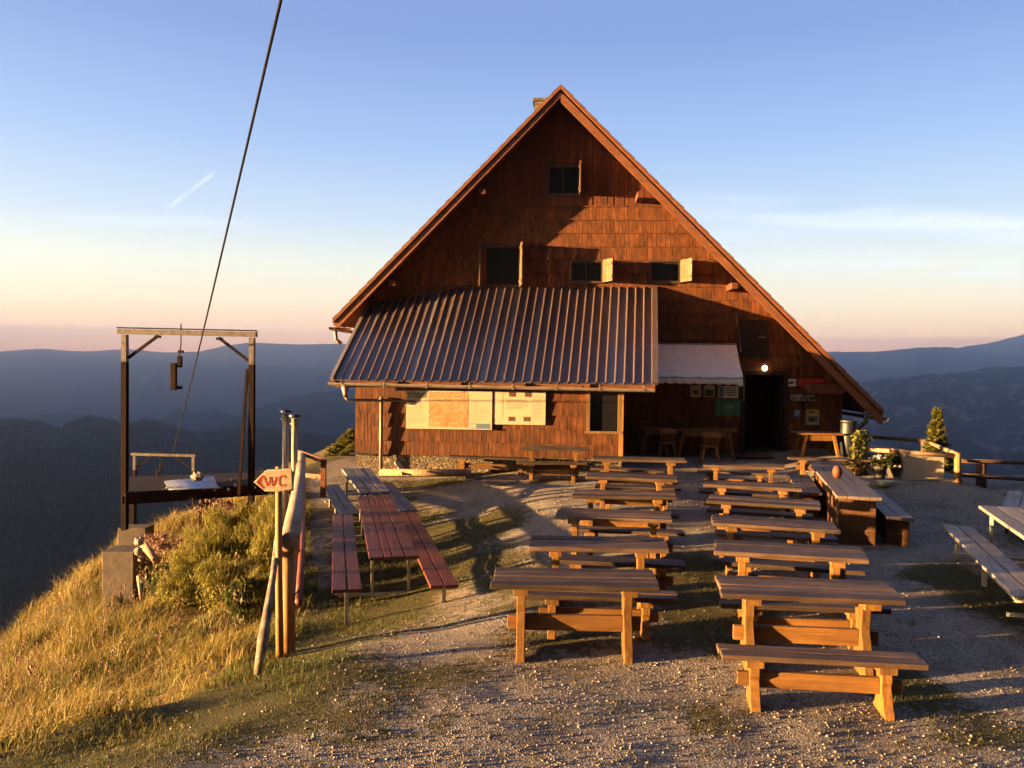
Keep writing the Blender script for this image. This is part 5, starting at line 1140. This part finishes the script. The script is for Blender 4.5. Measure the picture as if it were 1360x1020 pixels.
# gravel chips
n = 85000; y = 4.7 + 15 * rng.random(n) ** 1.7; x = rng.uniform(-.75, .75, n) * y + .3; gmv = grassmask(x, y); ok = (sdist(x, y) < -.1) & (x > -4) & (rng.random(n) < 1.15 - gmv * .95); x, y = x[ok], y[ok]; n = len(x)
s = (.003 + .011 * rng.random(n) ** 7) * (1 + y * .03); z = hgt(x, y) + s * .25
D6 = np.array([(1, 0, 0), (-1, 0, 0), (0, 1, 0), (0, -1, 0), (0, 0, .7), (0, 0, -.7)], float)
V = np.stack([x, y, z], -1)[:, None, :] + D6[None] * s[:, None, None] * (.6 + .8 * rng.random((n, 6, 1))); ang = rng.random(n) * 6.28
T8 = np.array([(0, 2, 4), (2, 1, 4), (1, 3, 4), (3, 0, 4), (2, 0, 5), (1, 2, 5), (3, 1, 5), (0, 3, 5)])
m, t, p = pmat('gravel_chip'); at_ = t.n('ShaderNodeAttribute', attribute_name='rnd'); c = t.ramp(at_.outputs['Fac'], [(0, (.10, .083, .067)), (.7, (.22, .186, .155)), (.96, (.34, .29, .245)), (1, (.5, .45, .4))]); t.t.links.new(c, p.inputs['Base Color']); p.inputs['Roughness'].default_value = .85
tag(mesh_np('gravel', V.reshape(-1, 3), [(np.arange(n)[:, None, None] * 6 + T8[None]).reshape(-1, 3)], m, np.repeat(rng.random(n), 8)), kind='stuff')
# fallen leaves and bits
# shrubs on the slope
SH = [((318, 706), 13.6, (.6, .6, .45), 5200, .03, 'shrub', 'tallest yellow green shrub directly under the right end of the platform'),
      ((268, 734), 13.4, (.55, .5, .40), 4200, .03, 'shrub', 'rounded green shrub halfway between platform and firewood'),
      ((352, 705), 12.6, (.3, .5, .5), 2600, .03, 'shrub', 'upright shrub pressed against the log fence behind the sign post'),
      ((300, 762), 12.2, (.5, .4, .26), 2600, .028, 'shrub', 'low grassy hummock below the tallest shrub'),
      ((240, 772), 12.8, (.42, .4, .24), 2200, .028, 'shrub', 'small grassy hummock right of the upright stake'),
      ((345, 770), 11.6, (.3, .35, .3), 1800, .028, 'shrub', 'narrow green tuft just left of the leaning log'),
      ((325, 785), 11.2, (.3, .3, .2), 700, .04, 'shrub_dark', 'dark low bush in the tall grass left of the sign post'),
      ((225, 762), 13.4, (.45, .4, .22), 800, .04, 'shrub_dark', 'dark green weeds around the short log stub'),
      ((215, 720), 15.0, (.6, .5, .2), 600, .035, 'dry_flower', 'pinkish dry flower heads along the skyline left of the shrubs'),
      ((290, 672), 15.6, (.7, .5, .15), 500, .035, 'dry_flower', 'dry pinkish weeds just under the platform edge')]
for (pxy, D, rad, n, sz, mt, lb) in SH:
    q = at(*pxy, D); zg = gz(q.x, q.y); o = empty('shrub', (q.x, q.y, zg), 0, lb, 'shrub'); cz = q.z - zg
    leafcloud('foliage', (0, 0, cz), rad, int(n * 1.2), sz, M[mt], o, .6, clump=24, up=2.5, stretch=(.3, 2.3) if mt == 'shrub' else (1, 1))
    leafcloud('foliage', (0, 0, cz * .5), (rad[0] * .9, rad[1], max(.2, cz * .5)), n // 2, sz, M[mt if mt != 'dry_flower' else 'dry_grass'], o, .5, up=1.2)
    b = MB()
    for k in range(9):
        a = random.uniform(0, 6.28); b.tube([(0, 0, -.05), (math.cos(a) * rad[0] * .3, math.sin(a) * rad[1] * .3, cz * .7), (math.cos(a) * rad[0] * .7, math.sin(a) * rad[1] * .7, cz + rad[2] * .6)], [.012, .008, .003], 5)
    b.build('stem', M['bark'], o)
# single dry stalks standing out of the grass
st = MB()
for k in range(150):
    y = random.uniform(6.5, 17); x = -2.9 - random.random() ** .8 * (2 + y * .35); z = gz(x, y)
    if float(sdist(np.array([x]), np.array([y]))[0]) < .15: continue
    h = random.uniform(.45, .85); dx = random.uniform(-.1, .2); st.tube([(x, y, z), (x + dx * .4, y, z + h * .6), (x + dx, y + random.uniform(-.1, .1), z + h)], [.004, .003, .002], 4)
    for j in range(7): st.ball((x + dx * (.8 + j * .03) + random.uniform(-.03, .03), y + random.uniform(-.03, .03), z + h * (.85 + j * .03)), random.uniform(.008, .016), 5, 4)
tag(st.build('dry_stalks', M['dry_flower']), kind='stuff')

# every surface a little darker, as the exposure is set for a low sun
KA = .72
for m in bpy.data.materials:
    if not m.use_nodes or m.name in ('haze_air', 'lit_bulb'): continue
    tr_ = m.node_tree
    for nd in list(tr_.nodes):
        sk = nd.inputs.get('Base Color') if nd.type == 'BSDF_PRINCIPLED' else (nd.inputs['Color'] if nd.type == 'BSDF_TRANSLUCENT' else None)
        if sk is None: continue
        if sk.is_linked:
            src = sk.links[0].from_socket; mx = tr_.nodes.new('ShaderNodeMix'); mx.data_type = 'RGBA'; mx.blend_type = 'MULTIPLY'; mx.inputs[0].default_value = 1
            tr_.links.new(src, mx.inputs[6]); mx.inputs[7].default_value = (KA, KA, KA, 1); tr_.links.new(mx.outputs[2], sk)
        else: c = sk.default_value; sk.default_value = (c[0] * KA, c[1] * KA, c[2] * KA, 1)
